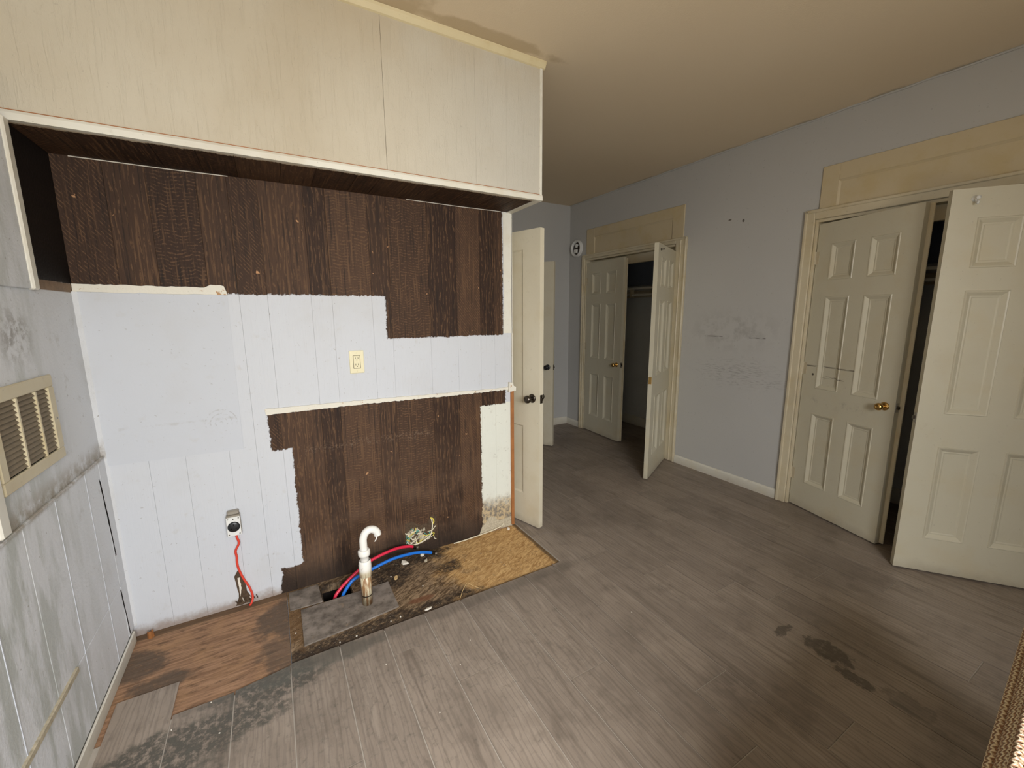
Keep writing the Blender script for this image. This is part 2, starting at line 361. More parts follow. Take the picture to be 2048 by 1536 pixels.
def mat_plywood():
    t = NT('subfloor_plywood', .8, .1); P = t.pos(); x, y, z = t.sep(P); n = t.noise(P, 8.0, 5, .65); nf = t.noise(P, 46.0, 4, .7)
    g = t.noise(t.comb(t.ma('MULTIPLY', x, 5.0), t.ma('MULTIPLY', y, 75.0), 0.0), 1.0, 4, .6, .6)
    c = t.mix(t.ss(g, .3, .7), (.205, .118, .070), (.39, .235, .145)); c = t.mix(t.mul(t.ss(n, .42, .7), .5), c, (.40, .235, .125))
    c = t.mix(t.mul(t.ss(t.noise(t.comb(t.ma('MULTIPLY', x, 14.0), t.ma('MULTIPLY', y, 48.0), 3.0), 1.0, 5, .7), .50, .68), .70), c, (.095, .060, .040))
    d = t.mx(t.blob(x, y, -.06, 2.13, .12, .14, n), t.blob(x, y, -.60, 2.14, .09, .09, n), t.blob(x, y, -.52, 1.97, .1, .05, n), t.mul(t.blob(x, y, -.06, 1.90, .10, .15, n), .8))
    c = t.mix(t.mul(d, t.ss(nf, .15, .5), .80), c, t.mix(nf, (.04, .032, .025), (.15, .12, .095)))
    e = t.ss(t.ma('ADD', y, t.mul(n, .04)), 2.30, 2.335); c = t.mix(t.mul(e, .75), c, (.10, .068, .042))
    ln = t.mul(t.box(y, x, 2.300, 2.304, -.64, -.07, .003), .6); c = t.mix(ln, c, (.50, .30, .17))
    t.col(c); t.nrm(t.bump(t.ma('ADD', g, nf), .5, .003)); return t.m
def mat_osb():
    t = NT('subfloor_osb', .75, .15); P = t.pos(); x, y, z = t.sep(P); n = t.noise(P, 7.0, 5, .65); nf = t.noise(P, 55.0, 4, .7)
    fl = t.noise(t.comb(t.ma('ADD', t.ma('MULTIPLY', x, 12.0), t.ma('MULTIPLY', y, 14.0)), t.ma('ADD', t.ma('MULTIPLY', y, 55.0), t.ma('MULTIPLY', x, -30.0)), 0.0), 1.0, 4, .65, 1.5)
    c = t.mix(t.ss(fl, .32, .68), (.34, .185, .065), (.64, .42, .19)); c = t.mix(t.mul(t.ss(nf, .56, .68), .6), c, (.16, .08, .03))
    d = t.ss(t.ma('ADD', x, t.mul(t.ma('SUBTRACT', n, .5), .75)), .92, .66); c = t.mix(t.mul(d, .85), c, t.mix(t.ss(fl, .38, .66), (.040, .030, .023), (.27, .195, .13)))
    rot = t.mx(t.blob(x, y, .48, 2.22, .12, .10, n), t.blob(x, y, .78, 2.12, .09, .05, n), t.blob(x, y, .10, 2.24, .12, .08, n), t.blob(x, y, .35, 1.85, .5, .05, n), t.blob(x, y, .62, 2.30, .22, .06, n))
    c = t.mix(t.mul(rot, t.ss(nf, .25, .6), .9), c, (.026, .020, .016))
    ru = t.mul(t.blob(x, y, .0, 2.15, .06, .25, n), .7); c = t.mix(ru, c, (.155, .085, .035))
    kn = t.mul(t.blob(x, y, .56, 1.93, .06, .022, n), .75); c = t.mix(kn, c, (.17, .075, .04))
    ed = t.mx(t.ss(t.ma('ADD', y, t.mul(n, .02)), 1.86, 1.83), t.ss(t.ma('ADD', x, t.mul(n, -.03)), 1.325, 1.345)); c = t.mix(t.mul(ed, .75), c, (.05, .035, .026))
    gr = t.mul(t.ss(nf, .64, .70), .6); c = t.mix(gr, c, (.42, .36, .28))
    t.col(c); t.nrm(t.bump(t.ma('ADD', fl, nf), .6, .003)); return t.m
def mat_greyboard():
    t = NT('grey_board', .7, .2); P = t.pos(); n = t.noise(P, 11.0, 5, .65); nf = t.noise(P, 60.0, 3)
    c = t.mix(t.ss(n, .3, .7), (.10, .083, .068), (.27, .23, .195)); c = t.mix(t.mul(t.ss(nf, .6, .7), .5), c, (.06, .045, .035))
    c = t.mix(t.mul(t.ss(t.noise(P, 17.0, 4), .62, .72), .6), c, (.30, .215, .14)); t.col(c); t.nrm(t.bump(nf, .3, .002)); return t.m
def mat_pipe():
    t = NT('stained_pvc', .4, .4); P = t.pos(); x, y, z = t.sep(P); n = t.noise(P, 45.0, 4, .65)
    v = t.noise(t.comb(t.ma('MULTIPLY', x, 90.0), t.ma('MULTIPLY', y, 90.0), t.ma('MULTIPLY', z, 12.0)), 1.0, 3)
    c = t.mix(t.ss(z, .17, .20), (.66, .58, .40), (.80, .78, .72))
    c = t.mix(t.mul(t.ss(v, .42, .56), t.ss(z, .19, .15), .9), c, (.26, .12, .04)); c = t.mix(t.mul(t.ss(n, .62, .72), .5), c, (.42, .27, .15))
    t.col(c); return t.m
def mat_woven():
    t = NT('woven_fabric', .9, .1); P = t.obj(); x, y, z = t.sep(P); wob = t.mul(t.noise(P, 70.0, 4, .7), .011)
    u = t.ma('ADD', x, wob); l = t.ma('ADD', t.ma('ADD', t.ma('SUBTRACT', z, y), 0.0), wob)
    a = t.ma('SINE', t.mul(u, 700.0)); b = t.ma('SINE', t.ma('ADD', t.mul(l, 520.0), t.mul(t.ma('SINE', t.mul(u, 350.0)), 1.4)))
    h = t.ma('ADD', t.mul(a, .5), b); st = t.ma('SINE', t.mul(l, 130.0))
    c = t.mix(t.ss(h, -.7, .9), (.34, .19, .11), (.92, .78, .55)); c = t.mix(t.mul(t.ss(st, .4, .95), .40), c, (.26, .12, .07))
    c = t.mix(t.mul(t.ss(t.noise(P, 150.0, 2), .5, .7), .4), c, (.78, .66, .45)); t.col(c); t.nrm(t.bump(h, .8, .003)); return t.m

M = {}
M['panel'] = mat_panelling(); M['under'] = mat_soffit_under(); M['soffit'] = mat_soffit_paint(); M['ceiling'] = mat_ceiling()
M['blue'] = mat_bluewall('blue_grey_wall'); M['blue2'] = mat_bluewall('blue_grey_wall_plain', False)
M['left'] = mat_left('left_wall_paint'); M['leftboard'] = mat_left('left_board_paint', False)
def mat_sheet():
    t = NT('sheet_paint', .6, .25); P = t.pos(); x, y, z = t.sep(P); n = t.noise(P, 13.0, 5, .7)
    c = paint_dirt(t, P, (.53, .55, .585), .55)
    c = t.mix(t.mul(t.box(x, t.ma('ADD', z, t.mul(n, .03)), -.60, -.17, .985, .995, .004), t.ss(n, .4, .6), .35), c, (.35, .33, .3))
    d = t.ma('SQRT', t.ma('ADD', t.ma('POWER', t.ma('SUBTRACT', x, -.235), 2.0), t.ma('POWER', t.ma('SUBTRACT', z, .955), 2.0)))
    ring = t.mul(t.ss(t.ma('SINE', t.mul(d, 330.0)), .55, .9), t.ss(d, .075, .068), t.ss(t.noise(P, 120.0, 2), .45, .6), t.ss(z, .93, .95), .4); c = t.mix(ring, c, (.3, .29, .28))
    t.col(c); t.nrm(t.bump(t.noise(P, 90.0, 3), .12, .002)); return t.m
M['sheet'] = mat_sheet()
M['trim'] = mat_trim('cream_trim'); M['trimw'] = mat_trim('white_trim', (.70, .68, .60), .9, .2); M['trimy'] = mat_trim('yellowed_trim', (.66, .57, .36), .35, .55)
M['transom'] = mat_trim('transom_paint', (.56, .47, .31), .5, .4)
M['door'] = mat_door('door_paint'); M['doorm'] = mat_door('door_paint_marked', marks=True); M['olddoor'] = mat_door('old_door_paint', (.64, .585, .45))
M['plank'] = mat_planks(); M['ply'] = mat_plywood(); M['osb'] = mat_osb(); M['board'] = mat_greyboard(); M['pipe'] = mat_pipe(); M['woven'] = mat_woven()
M['under_floor'] = plain('pale_underlay', (.40, .36, .31), .8, .1)
M['chipped'] = (lambda: (lambda t: (t.col(t.mix(t.ss(t.noise(t.pos(), 28.0, 4, .65), .60, .68), paint_dirt(t, t.pos(), (.70, .67, .58), .5), (.42, .24, .11))), t.nrm(t.bump(t.noise(t.pos(), 60.0, 3), .5, .004)), t.m)[2])(NT('chipped_paint', .65, .25)))()
M['wood'] = plain('orange_wood', (.33, .135, .045), .45, .4, var=.35, sc=14)
M['brass'] = plain('brass', (.62, .40, .14), .22, .5, 1.0); M['bronze'] = plain('dark_bronze', (.10, .085, .07), .3, .5, 1.0); M['steel'] = plain('steel', (.42, .40, .37), .35, .5, 1.0)
M['hinge'] = plain('painted_hinge', (.50, .43, .30), .45, .4)
M['dark'] = plain('dark_cavity', (.012, .010, .009), .9, .05); M['black'] = plain('black_plastic', (.012, .013, .014), .35, .5)
M['ivory'] = plain('ivory_plastic', (.72, .66, .44), .4, .4, var=.05); M['white'] = plain('white_plastic', (.72, .72, .69), .4, .4, var=.06); M['slot'] = plain('slot_dark', (.05, .035, .02), .7, .1)
M['galv'] = plain('galvanised', (.36, .33, .28), .45, .4, .6); M['redpex'] = plain('red_pex', (.62, .022, .06), .35, .4, var=.08); M['bluepex'] = plain('blue_pex', (.012, .15, .58), .35, .4, var=.08)
M['redwire'] = plain('red_cable', (.66, .06, .035), .5, .3, var=.15); M['whitewire'] = plain('cream_cable', (.66, .60, .45), .5, .3); M['yellowwire'] = plain('yellow_wire', (.66, .55, .10), .5, .3); M['greenwire'] = plain('teal_wire', (.10, .30, .24), .5, .3)
M['vent'] = mat_trim('vent_paint', (.60, .53, .36), .9, .5); M['ventdark'] = plain('vent_louver', (.22, .175, .115), .6, .3, var=.3)
M['chip'] = plain('plaster_chip', (.68, .63, .54), .9, .1, var=.2); M['dirt'] = plain('dirt_crumbs', (.085, .058, .038), .95, .05, var=.6, sc=80)
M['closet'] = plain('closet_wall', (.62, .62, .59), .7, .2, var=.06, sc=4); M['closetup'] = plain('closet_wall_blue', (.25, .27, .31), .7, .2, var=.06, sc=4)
M['straw'] = plain('straw', (.55, .38, .18), .7, .2); M['wall_outer'] = plain('rear_wall_paint', (.60, .60, .58), .6, .3, var=.05, sc=3)
M['insul'] = plain('torn_insulation', (.44, .39, .29), .95, .05, var=.5, sc=90)

# ------------------------------------------------------------------ room dimensions (metres)
XL, XR, YB, YF, YR, ZC = -0.665, 3.344, 2.349, 4.335, -1.0, 2.745
WB_END = 1.355; SOF_Y, SOF_Z = 2.020, 2.065
CLX = 3.344+0.72                                                   # back of the closets

# ------------------------------------------------------------------ floor: underlay, bare subfloor, vinyl planks
fl = tag(empty('floor'), 'grey brown vinyl plank floor with a torn-up bare patch along the back wall', 'floor', kind='structure')
m = MB(); m.box(XL-.1, -.05, YR-.1, 1.755, -.05, -.0026); m.box(-.05, CLX+.1, YR-.1, 1.80, -.05, -.0026); m.box(1.375, CLX+.1, 1.80, YF+.1, -.05, -.0026); m.build('underlay', M['under_floor'], fl)
tag(bx('plywood_sheet', XL-.02, -.046, 1.73, YB+.01, -.05, -.0065, M['ply'], fl), 'bare reddish plywood subfloor with dark mould spots')
m = MB()                                                           # sheathing board with the hole the hoses rise from
m.box(-.044, 1.378, 1.78, 2.165, -.05, -.0085); m.box(-.044, .118, 2.165, YB+.01, -.05, -.0085); m.box(.262, 1.378, 2.165, YB+.01, -.05, -.0085); m.box(.118, .262, 2.305, YB+.01, -.05, -.0085)
tag(m.build('sheathing_board', M['osb'], fl), 'bare orange sheathing board, black with rot at the left')
bx('cavity', .09, .29, 2.14, 2.33, -.22, -.16, M['dark'], fl)
m = MB(); m.box(.095, .118, 2.165, 2.305, -.16, -.0505); m.box(.262, .285, 2.165, 2.305, -.16, -.0505); m.box(.118, .262, 2.305, 2.33, -.16, -.0505); m.box(.118, .262, 2.14, 2.165, -.16, -.0505)
m.build('cavity_wall', M['dark'], fl)
# grey offcut around the drain pipe (with round notch built as a ring) and a smaller one by the wall
def offcut(poly, z0, z1): return MB().prism(poly, z0, z1, 'z')
tag(offcut([(.009, 1.890), (.22, 1.905), (.443, 1.932), (.444, 2.156), (.26, 2.153), (.011, 2.150)], -.0085, -.001).build('floor_patch', M['board'], fl), 'grey board offcut fitted round the drain pipe')
tag(offcut([(-.036, 2.176), (.113, 2.168), (.106, 2.330), (-.036, 2.330)], -.0085, -.003).build('floor_patch', M['board'], fl), 'small grey board offcut against the wall')
# rows of planks
PW = .1945; GAP = .0021; LEN = 1.28; rb = random.Random(3)
butt = {-4: .95, -3: 1.08, -2: .52, -1: 1.25, 0: .60, 1: 1.63, 2: 1.367, 3: .45, 4: 1.146, 5: .62, 6: .86, 7: 1.772, 8: 1.48, 9: 1.185, 10: 2.29, 11: 1.62, 12: .98, 13: 2.02, 14: 1.35, 15: .74, 16: 1.9, 17: 1.1, 18: .5, 19: 1.5}
def plank(poly):
    m = MB(); n = len(poly)
    m.prism(poly, -.0026, 0.0, 'z'); return m.build('plank', M['plank'], fl)
for k in range(-4, 20):
    x0, x1 = .145+PW*k+GAP, .145+PW*(k+1)-GAP
    x0 = max(x0, XL); x1 = min(x1, CLX)
    if x1-x0 < .01: continue
    b = butt.get(k, 1.0)
    while b > YR: b -= LEN
    ends = []; y = b
    while y < YF: ends.append(y); y += LEN
    ends.append(y)
    for a, c in zip(ends, ends[1:]):
        y0, y1 = max(a, YR)+GAP, min(c, YF)-GAP
        if y1-y0 < .02: continue
        if k <= -4: lim0 = lim1 = 1.937
        elif k == -3: lim0 = lim1 = 1.768
        elif k == -2: lim0, lim1 = 1.772, 1.806
        elif k <= 5: lim0 = 1.806+.012*(x0+.05)/1.4; lim1 = 1.806+.012*(x1+.05)/1.4
        else: lim0 = lim1 = None
        if lim0 is not None:
            if y0 >= lim0-.01: continue
            if y1 > min(lim0, lim1):
                plank([(x0, y0), (x1, y0), (x1, min(y1, lim1)), (x0, min(y1, lim0))])
            else: plank([(x0, y0), (x1, y0), (x1, y1), (x0, y1)])
        elif k == 6:
            if y1 <= 1.822: plank([(x0, y0), (x1, y0), (x1, y1), (x0, y1)])
            elif y0 < 1.822: plank([(x0, y0), (x1, y0), (x1, y1), (1.379, y1), (1.379, 1.824), (x0, 1.822)])
            else: plank([(1.379, y0), (x1, y0), (x1, y1), (1.379, y1)])
        else: plank([(x0, y0), (x1, y0), (x1, y1), (x0, y1)])

# ------------------------------------------------------------------ ceiling and walls
tag(bx('ceiling', XL-.1, CLX+.1, YR-.1, YF+.1, ZC, ZC+.08, M['ceiling']), 'tan painted ceiling with a water stain beside the soffit', 'ceiling', kind='structure')
# back wall: a core and one board for every board of the panelling
wb = tag(empty('wall_back'), 'partition wall of dark brown boards, roughly painted white except where cabinets hung', 'wall', kind='structure')
bx('core', XL, WB_END-.004, YB+.012, YB+.10, -.05, ZC, M['wall_outer'], wb)
STY = iter([(.11, .20, .30), (.42, .50, .55), (.73, .90, .15), (.25, .55, .60), (.91, .10, .35), (.05, .52, .80), (.63, .50, .10), (.37, .85, .95), (.82, .50, .40), (.19, .80, .55), (.55, .50, .05), (.31, .10, .85), (.97, .50, .00), (.48, .40, .45)])
XS = [XL, -.519, -.388, -.22, -.108, .006, .195, .292, .490, .592, .810, .980, 1.132, 1.230, WB_END-.004]
hole = [(.600, .060), (.660, .046), (.722, .052), (.735, .085), (.770, .095), (.803, .120), (.800, .212), (.765, .222), (.742, .180), (.700, .176), (.640, .212), (.603, .206)]
for a, b in zip(XS, XS[1:]):
    m = MB(); m.cbox(a+.0002, b-.0002, YB, YB+.012, -.009, SOF_Z+.01, .0006); o = m.build('wall_board', M['panel'], wb); o.color = next(STY)+(1,)
# white sheet screwed over the boards at the left
o = MB().prism([(XL+.001, .820), (-.160, .814), (-.153, 1.549), (XL+.001, 1.556)], YB-.0035, YB-.0002, 'y').build('cover_sheet', M['sheet'], wb); tag(o, 'smooth white sheet fixed over the boards')
r = random.Random(5)
# chipped ledge strip where the worktop met the wall, and the upper paint ridge
top = jag([(1.335, .977), (.70, .987), (.30, .994), (-.055, .998)], .0016, .02, r); bot = jag([(-.055, .968), (.20, .968), (.36, .972), (.75, .966), (1.0, .962), (1.335, .963)], .0030, .012, r)
tag(MB().prism(top+bot, YB-.009, YB-.0002, 'y').build('paint_ledge', M['chipped'], wb), 'chipped white ridge of paint and filler')
up_ = jag([(-.152, 1.560), (-.16, 1.588), (-.21, 1.592), (-.235, 1.578), (XL+.002, 1.584)], .0025, .016, r); dn = jag([(XL+.002, 1.553), (-.152, 1.546)], .002, .02, r)
tag(MB().prism(up_+dn, YB-.010, YB-.0002, 'y').build('paint_ledge', M['chipped'], wb), 'chipped cream ridge of paint under the bare boards')
# torn gouge below the range socket
g = jag([(-.249, .190), (-.262, .163), (-.254, .043), (-.272, .0), (-.20, .0), (-.203, .02), (-.222, .092), (-.234, .172)], .003, .02, r)
tag(MB().prism(g, YB-.0012, YB-.0001, 'y').build('gouge', M['dirt'], wb), 'ragged dark gouge torn into the white paint')
rim = jag([(-.250, .15), (-.247, .07), (-.252, .045), (-.246, .05), (-.240, .09), (-.241, .15)], .002, .012, r); MB().prism(rim, YB-.004, YB-.001, 'y').build('torn_fibre', M['chip'], wb)
for i in range(9):
    x = -.272+.012*i; MB().tube([(x, YB-.001, .012), (x+r.uniform(-.012, .008), YB-.012, .03+r.uniform(0, .02))], .0022, 5).build('torn_fibre', M['dirt'] if i % 3 else M['chip'], wb)
# ragged opening with wires
tag(MB().prism(jag(hole+[hole[0]], .003, .02, r)[:-1], YB-.0014, YB-.0002, 'y').build('opening', M['dirt'], wb), 'ragged hole broken through the boards')
# bare cut end of the wall: white edge above, orange casing strip below
m = MB(); m.prism(jag([(1.296, 2.06), (1.293, 1.8), (1.296, 1.55), (1.291, 1.33)], .003, .03, r)+[(WB_END, 1.33), (WB_END, 2.06)], YB-.004, YB+.0, 'y'); m.build('end_strip', M['trimw'], wb)
bx('end_strip', WB_END-.003, WB_END+.003, YB-.004, YB+.104, .98, 2.06, M['trimw'], wb)
tag(bx('casing_strip', WB_END-.016, WB_END+.006, YB-.014, YB+.02, .005, .965, M['wood'], wb, .003), 'bare orange wood strip on the wall end')
bx('end_strip', WB_END-.003, WB_END+.003, YB+.021, YB+.104, .0, .98, M['trimw'], wb)
tag(MB().prism(jag([(1.318, .948), (1.322, 1.012), (1.350, 1.005), (1.356, .985), (1.372, .978), (1.372, .955), (1.350, .95)], .002, .02, r), YB-.02, YB-.001, 'y').build('torn_corner', M['chipped'], wb), 'lump of torn white paint at the ledge end')
# water-damaged plaster at the foot of the cut end
tag(MB().prism(jag([(1.10, .0), (1.345, .0), (1.345, .07), (1.25, .06), (1.18, .11), (1.10, .03)], .006, .02, r)[:-1], YB-.003, YB-.0002, 'y').build('damaged_plaster', M['insul'], wb), 'crumbling water-damaged plaster')

MB().tube([(-.61, YB-.003, SOF_Z-.002), (-.30, YB-.003, SOF_Z-.0035), (-.10, YB-.003, SOF_Z-.001)], .0022, 6).build('caulk_line', M['chip'], wb)
MB().tube([(.70, YB-.003, SOF_Z-.001), (1.0, YB-.003, SOF_Z-.003), (1.28, YB-.003, SOF_Z-.001)], .0018, 6).build('caulk_line', M['chip'], wb)
# soffit over the back wall
so = tag(empty('ceiling_soffit'), 'boxed cream soffit over the back wall with brown boards beneath', 'soffit', kind='structure')
bx('core', XL, WB_END-.006, SOF_Y+.012, YB+.10, SOF_Z+.012, ZC, M['soffit'], so)
for a, b, gp in ((XL, .524, .0009), (.524, .966, .0002), (.966, 1.14, .0002), (1.14, WB_END-.004, .0002)):
    bx('face_board', a+.0002, b-gp, SOF_Y, SOF_Y+.012, SOF_Z+.006, ZC, M['soffit'], so, .0004)
xs = [XL, -.545, -.43, -.316, -.183, -.06, .102, .235, .40, .50, .66, .80, .93, 1.10, 1.22, WB_END-.004]
for a, b in zip(xs, xs[1:]): bo = bx('underside_board', a+.0006, b-.0006, SOF_Y+.002, YB-.001, SOF_Z, SOF_Z+.012, M['under'], so, .001); bo.color = (random.random(), random.random(), random.random(), 1)
tag(MB().prism([(SOF_Y-.010, SOF_Z-.003), (SOF_Y+.012, SOF_Z-.003), (SOF_Y+.012, SOF_Z), (SOF_Y, SOF_Z+.001), (SOF_Y, SOF_Z+.025), (SOF_Y-.005, SOF_Z+.027), (SOF_Y-.010, SOF_Z+.018)], XL, WB_END+.004, 'x').build('bottom_bead', M['trimw'], so), 'white bead along the bottom edge')
bx('bead_gap', XL, WB_END-.01, SOF_Y-.0035, SOF_Y, SOF_Z+.0265, SOF_Z+.0305, M['wood'], so)
tag(MB().prism([(SOF_Y-.022, ZC-.001), (SOF_Y-.020, ZC-.012), (SOF_Y-.008, ZC-.030), (SOF_Y, ZC-.034), (SOF_Y, ZC-.001)], XL, WB_END+.016, 'x').build('top_bead', M['trimy'], so), 'yellowed cove bead under the ceiling')
bx('corner_bead', WB_END-.012, WB_END+.004, SOF_Y-.006, SOF_Y+.010, SOF_Z+.02, ZC-.03, M['trimw'], so, .003)
bx('side_face', WB_END-.006, WB_END, SOF_Y+.01, YB+.104, SOF_Z, ZC, M['soffit'], so)
m = MB(); m.box(WB_END-.035, WB_END+.004, SOF_Y, YB, SOF_Z-.004, SOF_Z+.0); m.build('side_bead', M['trimw'], so)

# left wall
wl = tag(empty('wall_left'), 'stained white left wall with painted boards below a dirty ledge', 'wall', kind='structure')
bx('plaster', XL-.10, XL, YR-.1, YB+.10, -.05, ZC, M['left'], wl)
# wainscot boards below the ledge, split by a horizontal joint
ys = [1.05, 1.25, 1.45, 1.645, 1.857, 2.115, 2.262, YB-.001]
for a, b in zip(ys, ys[1:]):
    for z0, z1 in ((.05, .296), (.299, .862)):
        gap = .006 if (abs(a-2.262) < 1e-6 and z0 < .1) else .001
        bx('wainscot_board', XL, XL+.007, a+gap, b-.001, z0, z1, M['leftboard'], wl, .0012)
for y in (1.45, 1.857, 2.115): bx('groove_bead', XL+.004, XL+.0085, y-.0016, y+.0016, .06, .860, M['sheet'], wl)
tag(MB().prism(jag([(2.242, .80), (2.262, .62), (2.276, .44), (2.282, .44), (2.272, .62), (2.256, .78)], .002, .04, r), XL+.0062, XL+.0078, 'x').build('split', M['dark'], wl), 'long dark split in the board')
tag(MB().prism(jag([(2.258, .285), (2.280, .06), (2.287, .06), (2.266, .285)], .001, .04, r), XL+.0062, XL+.0078, 'x').build('split', M['dark'], wl), 'open dark joint near the floor')
tag(bx('ledge', XL, XL+.0095, 1.05, YB-.004, .862, .872, M['leftboard'], wl, .002), 'narrow dirty ledge on top of the boards')
tag(bx('joint_strip', XL+.005, XL+.014, 1.25, 1.778, .286, .306, M['insul'], wl, .002), 'short grey strip covering the joint')
# upper panel beside the bare dark patch
pn = tag(empty('trim_1'), 'off-white panel with a lipped edge on the left wall under the soffit', 'panel', kind='structure')
bx('panel_sheet', XL, XL+.012, 1.20, 1.972, 1.546, SOF_Z, M['leftboard'], pn, .002)
bx('edge_strip', XL, XL+.020, 1.972, 2.012, 1.543, SOF_Z, M['trimw'], pn, .005)
tag(bx('trim_2', XL+.0001, XL+.016, 1.535, 1.580, .880, 1.40, M['trimw'], None, .004), 'narrow white upright trim board beside the wall vent', 'trim', kind='structure')
tag(MB().prism([(XL, YB-.018), (XL+.016, YB-.0001), (XL, YB-.0001)], .05, 1.553, 'z').build('trim_3', M['leftboard']), 'thin white caulked corner strip between left wall and partition', 'trim', kind='structure')
tag(bx('baseboard_left', XL+.0072, XL+.016, 1.05, 2.31, -.006, .050, M['trimw'], None, .003), 'scuffed low baseboard along the left wall', 'baseboard', kind='structure')

# right wall with two closet openings
N0, N1, F0, F1, OT = .285, 1.575, 2.722, 4.022, 2.078            # openings along Y and their top
wr = tag(empty('wall_right'), 'scuffed blue-grey wall with two closets', 'wall', kind='structure')
for a, b, z0, z1 in ((YR-.1, N0, 0, ZC), (N1, F0, 0, ZC), (F1, YF+.1, 0, ZC), (N0, N1, OT, ZC), (F0, F1, OT, ZC)):
    bx('wall_section', XR, XR+.11, a, b, z0, z1, M['blue'], wr)
tag(bx('wall_far', 1.20, CLX+.1, YF, YF+.1, 0, ZC, M['blue2']), 'blue-grey end wall behind the open doors', 'wall', kind='structure')
tag(bx('wall_inner', 1.15, 1.25, YB+.105, YF, 0, ZC, M['blue2']), 'blue-grey side wall hidden behind the partition and cream door', 'wall', kind='structure')
# rear wall with the window the daylight comes through
wrr = tag(empty('wall_rear'), 'wall behind the camera with a tall window', 'wall', kind='structure')
WX0, WX1, WZ0, WZ1 = -.55, 1.25, .45, 2.15
for a, b, z0, z1 in ((XL-.1, WX0, 0, ZC), (WX1, CLX+.1, 0, ZC), (WX0, WX1, 0, WZ0), (WX0, WX1, WZ1, ZC)):
    bx('wall_section', a, b, YR-.1, YR, z0, z1, M['wall_outer'], wrr)
w1 = tag(empty('window_1'), 'white framed window behind the camera', 'window', kind='structure')
for a, b, z0, z1 in ((WX0, WX0+.05, WZ0, WZ1), (WX1-.05, WX1, WZ0, WZ1), (WX0, WX1, WZ0, WZ0+.05), (WX0, WX1, WZ1-.05, WZ1)):
    bx('window_frame', a, b, YR-.08, YR-.03, z0, z1, M['trimw'], w1)
# closets
def closet(y0, y1, upper):
    t = tag(empty('wall_closet'), None, 'closet', kind='structure')
    bx('back_panel', CLX-.02, CLX, y0-.12, y1+.12, 0, ZC-.25, M['closet'], t)
    bx('back_panel', CLX-.022, CLX-.0201, y0-.12, y1+.12, 1.78, ZC-.25, M['closetup'], t)
    for y in (y0-.12, y1+.10): bx('side_panel', XR+.111, CLX-.0225, y, y+.02, 0, ZC-.25, M['closet'], t)
    bx('lid', XR+.111, CLX, y0-.12, y1+.12, ZC-.25, ZC-.23, M['closetup'], t)
    tag(bx('shelf', CLX-.36, CLX-.023, y0-.098, y1+.098, 1.715, 1.735, M['trimw'], t), 'white closet shelf')
    bx('cleat', CLX-.045, CLX-.0226, y0-.098, y1+.098, 1.635, 1.714, M['trim'], t)
    tag(MB().tube([(CLX-.30, y0-.098, 1.655), (CLX-.30, y1+.098, 1.655)], .014, 12).build('rod', M['trimw'], t), 'white hanging rod')
    m = MB()
    for yy in (y0+.35, y1-.35): m.box(CLX-.33, CLX-.27, yy-.008, yy+.008, 1.63, 1.714)
    m.build('rod_bracket', M['trim'], t)
    bx('closet_baseboard', CLX-.038, CLX-.0226, y0-.098, y1+.098, 0, .12, M['trimw'], t, .004)
    return t
tag(closet(N0, N1, 0), 'dark inside of the nearer closet between its open doors')
tag(closet(F0, F1, 1), 'grey inside of the farther closet with shelf and rod')
# casings, jambs, transom boards
def casing(name, label, y0, y1, wide0, wide1, wt):
    t = tag(empty(name), label, 'casing', kind='structure')
    wide = wt
    for y, s, wide in ((y0, -1, wide0), (y1, 1, wide1)):
        a, b = sorted((y, y+s*wide))
        bx('casing_side', XR-.020, XR, a, b, 0, OT+wt, M['trim'], t, .004)
        a, b = sorted((y+s*(wide-.014), y+s*(wide+.006))); bx('casing_backband', XR-.028, XR, a, b, 0, OT+wt+.006, M['trim'], t, .004)
        if wide > .09:
            a, b = sorted((y+s*.050, y+s*.062)); bx('casing_bead', XR-.026, XR, a, b, 0, OT+wt-.013, M['trim'], t, .004)
        a, b = sorted((y, y-s*.018)); bx('jamb', XR-.004, XR+.112, a, b, 0, OT, M['trim'], t, .002)
        a, b = sorted((y-s*.018, y-s*.030)); bx('door_stop', XR+.055, XR+.09, a, b, 0, OT-.02, M['trim'], t, .002)
    bx('casing_head', XR-.020, XR, y0, y1, OT, OT+wt, M['trim'], t, .004)
    bx('casing_backband', XR-.028, XR, y0-wide0, y1+wide1, OT+wt-.012, OT+wt+.008, M['trim'], t, .004)
    bx('head_jamb', XR-.004, XR+.112, y0+.018, y1-.018, OT-.02, OT, M['trim'], t, .002)
    bx('door_stop', XR+.060, XR+.10, y0+.03, y1-.03, OT-.11, OT-.021, M['trim'], t, .003)
casing('trim_4', 'cream door casing around the nearer closet', N0, N1, .058, .058, .058)
casing('trim_5', 'yellowed cream door casing around the farther closet', F0, F1, .112, .038, .040)
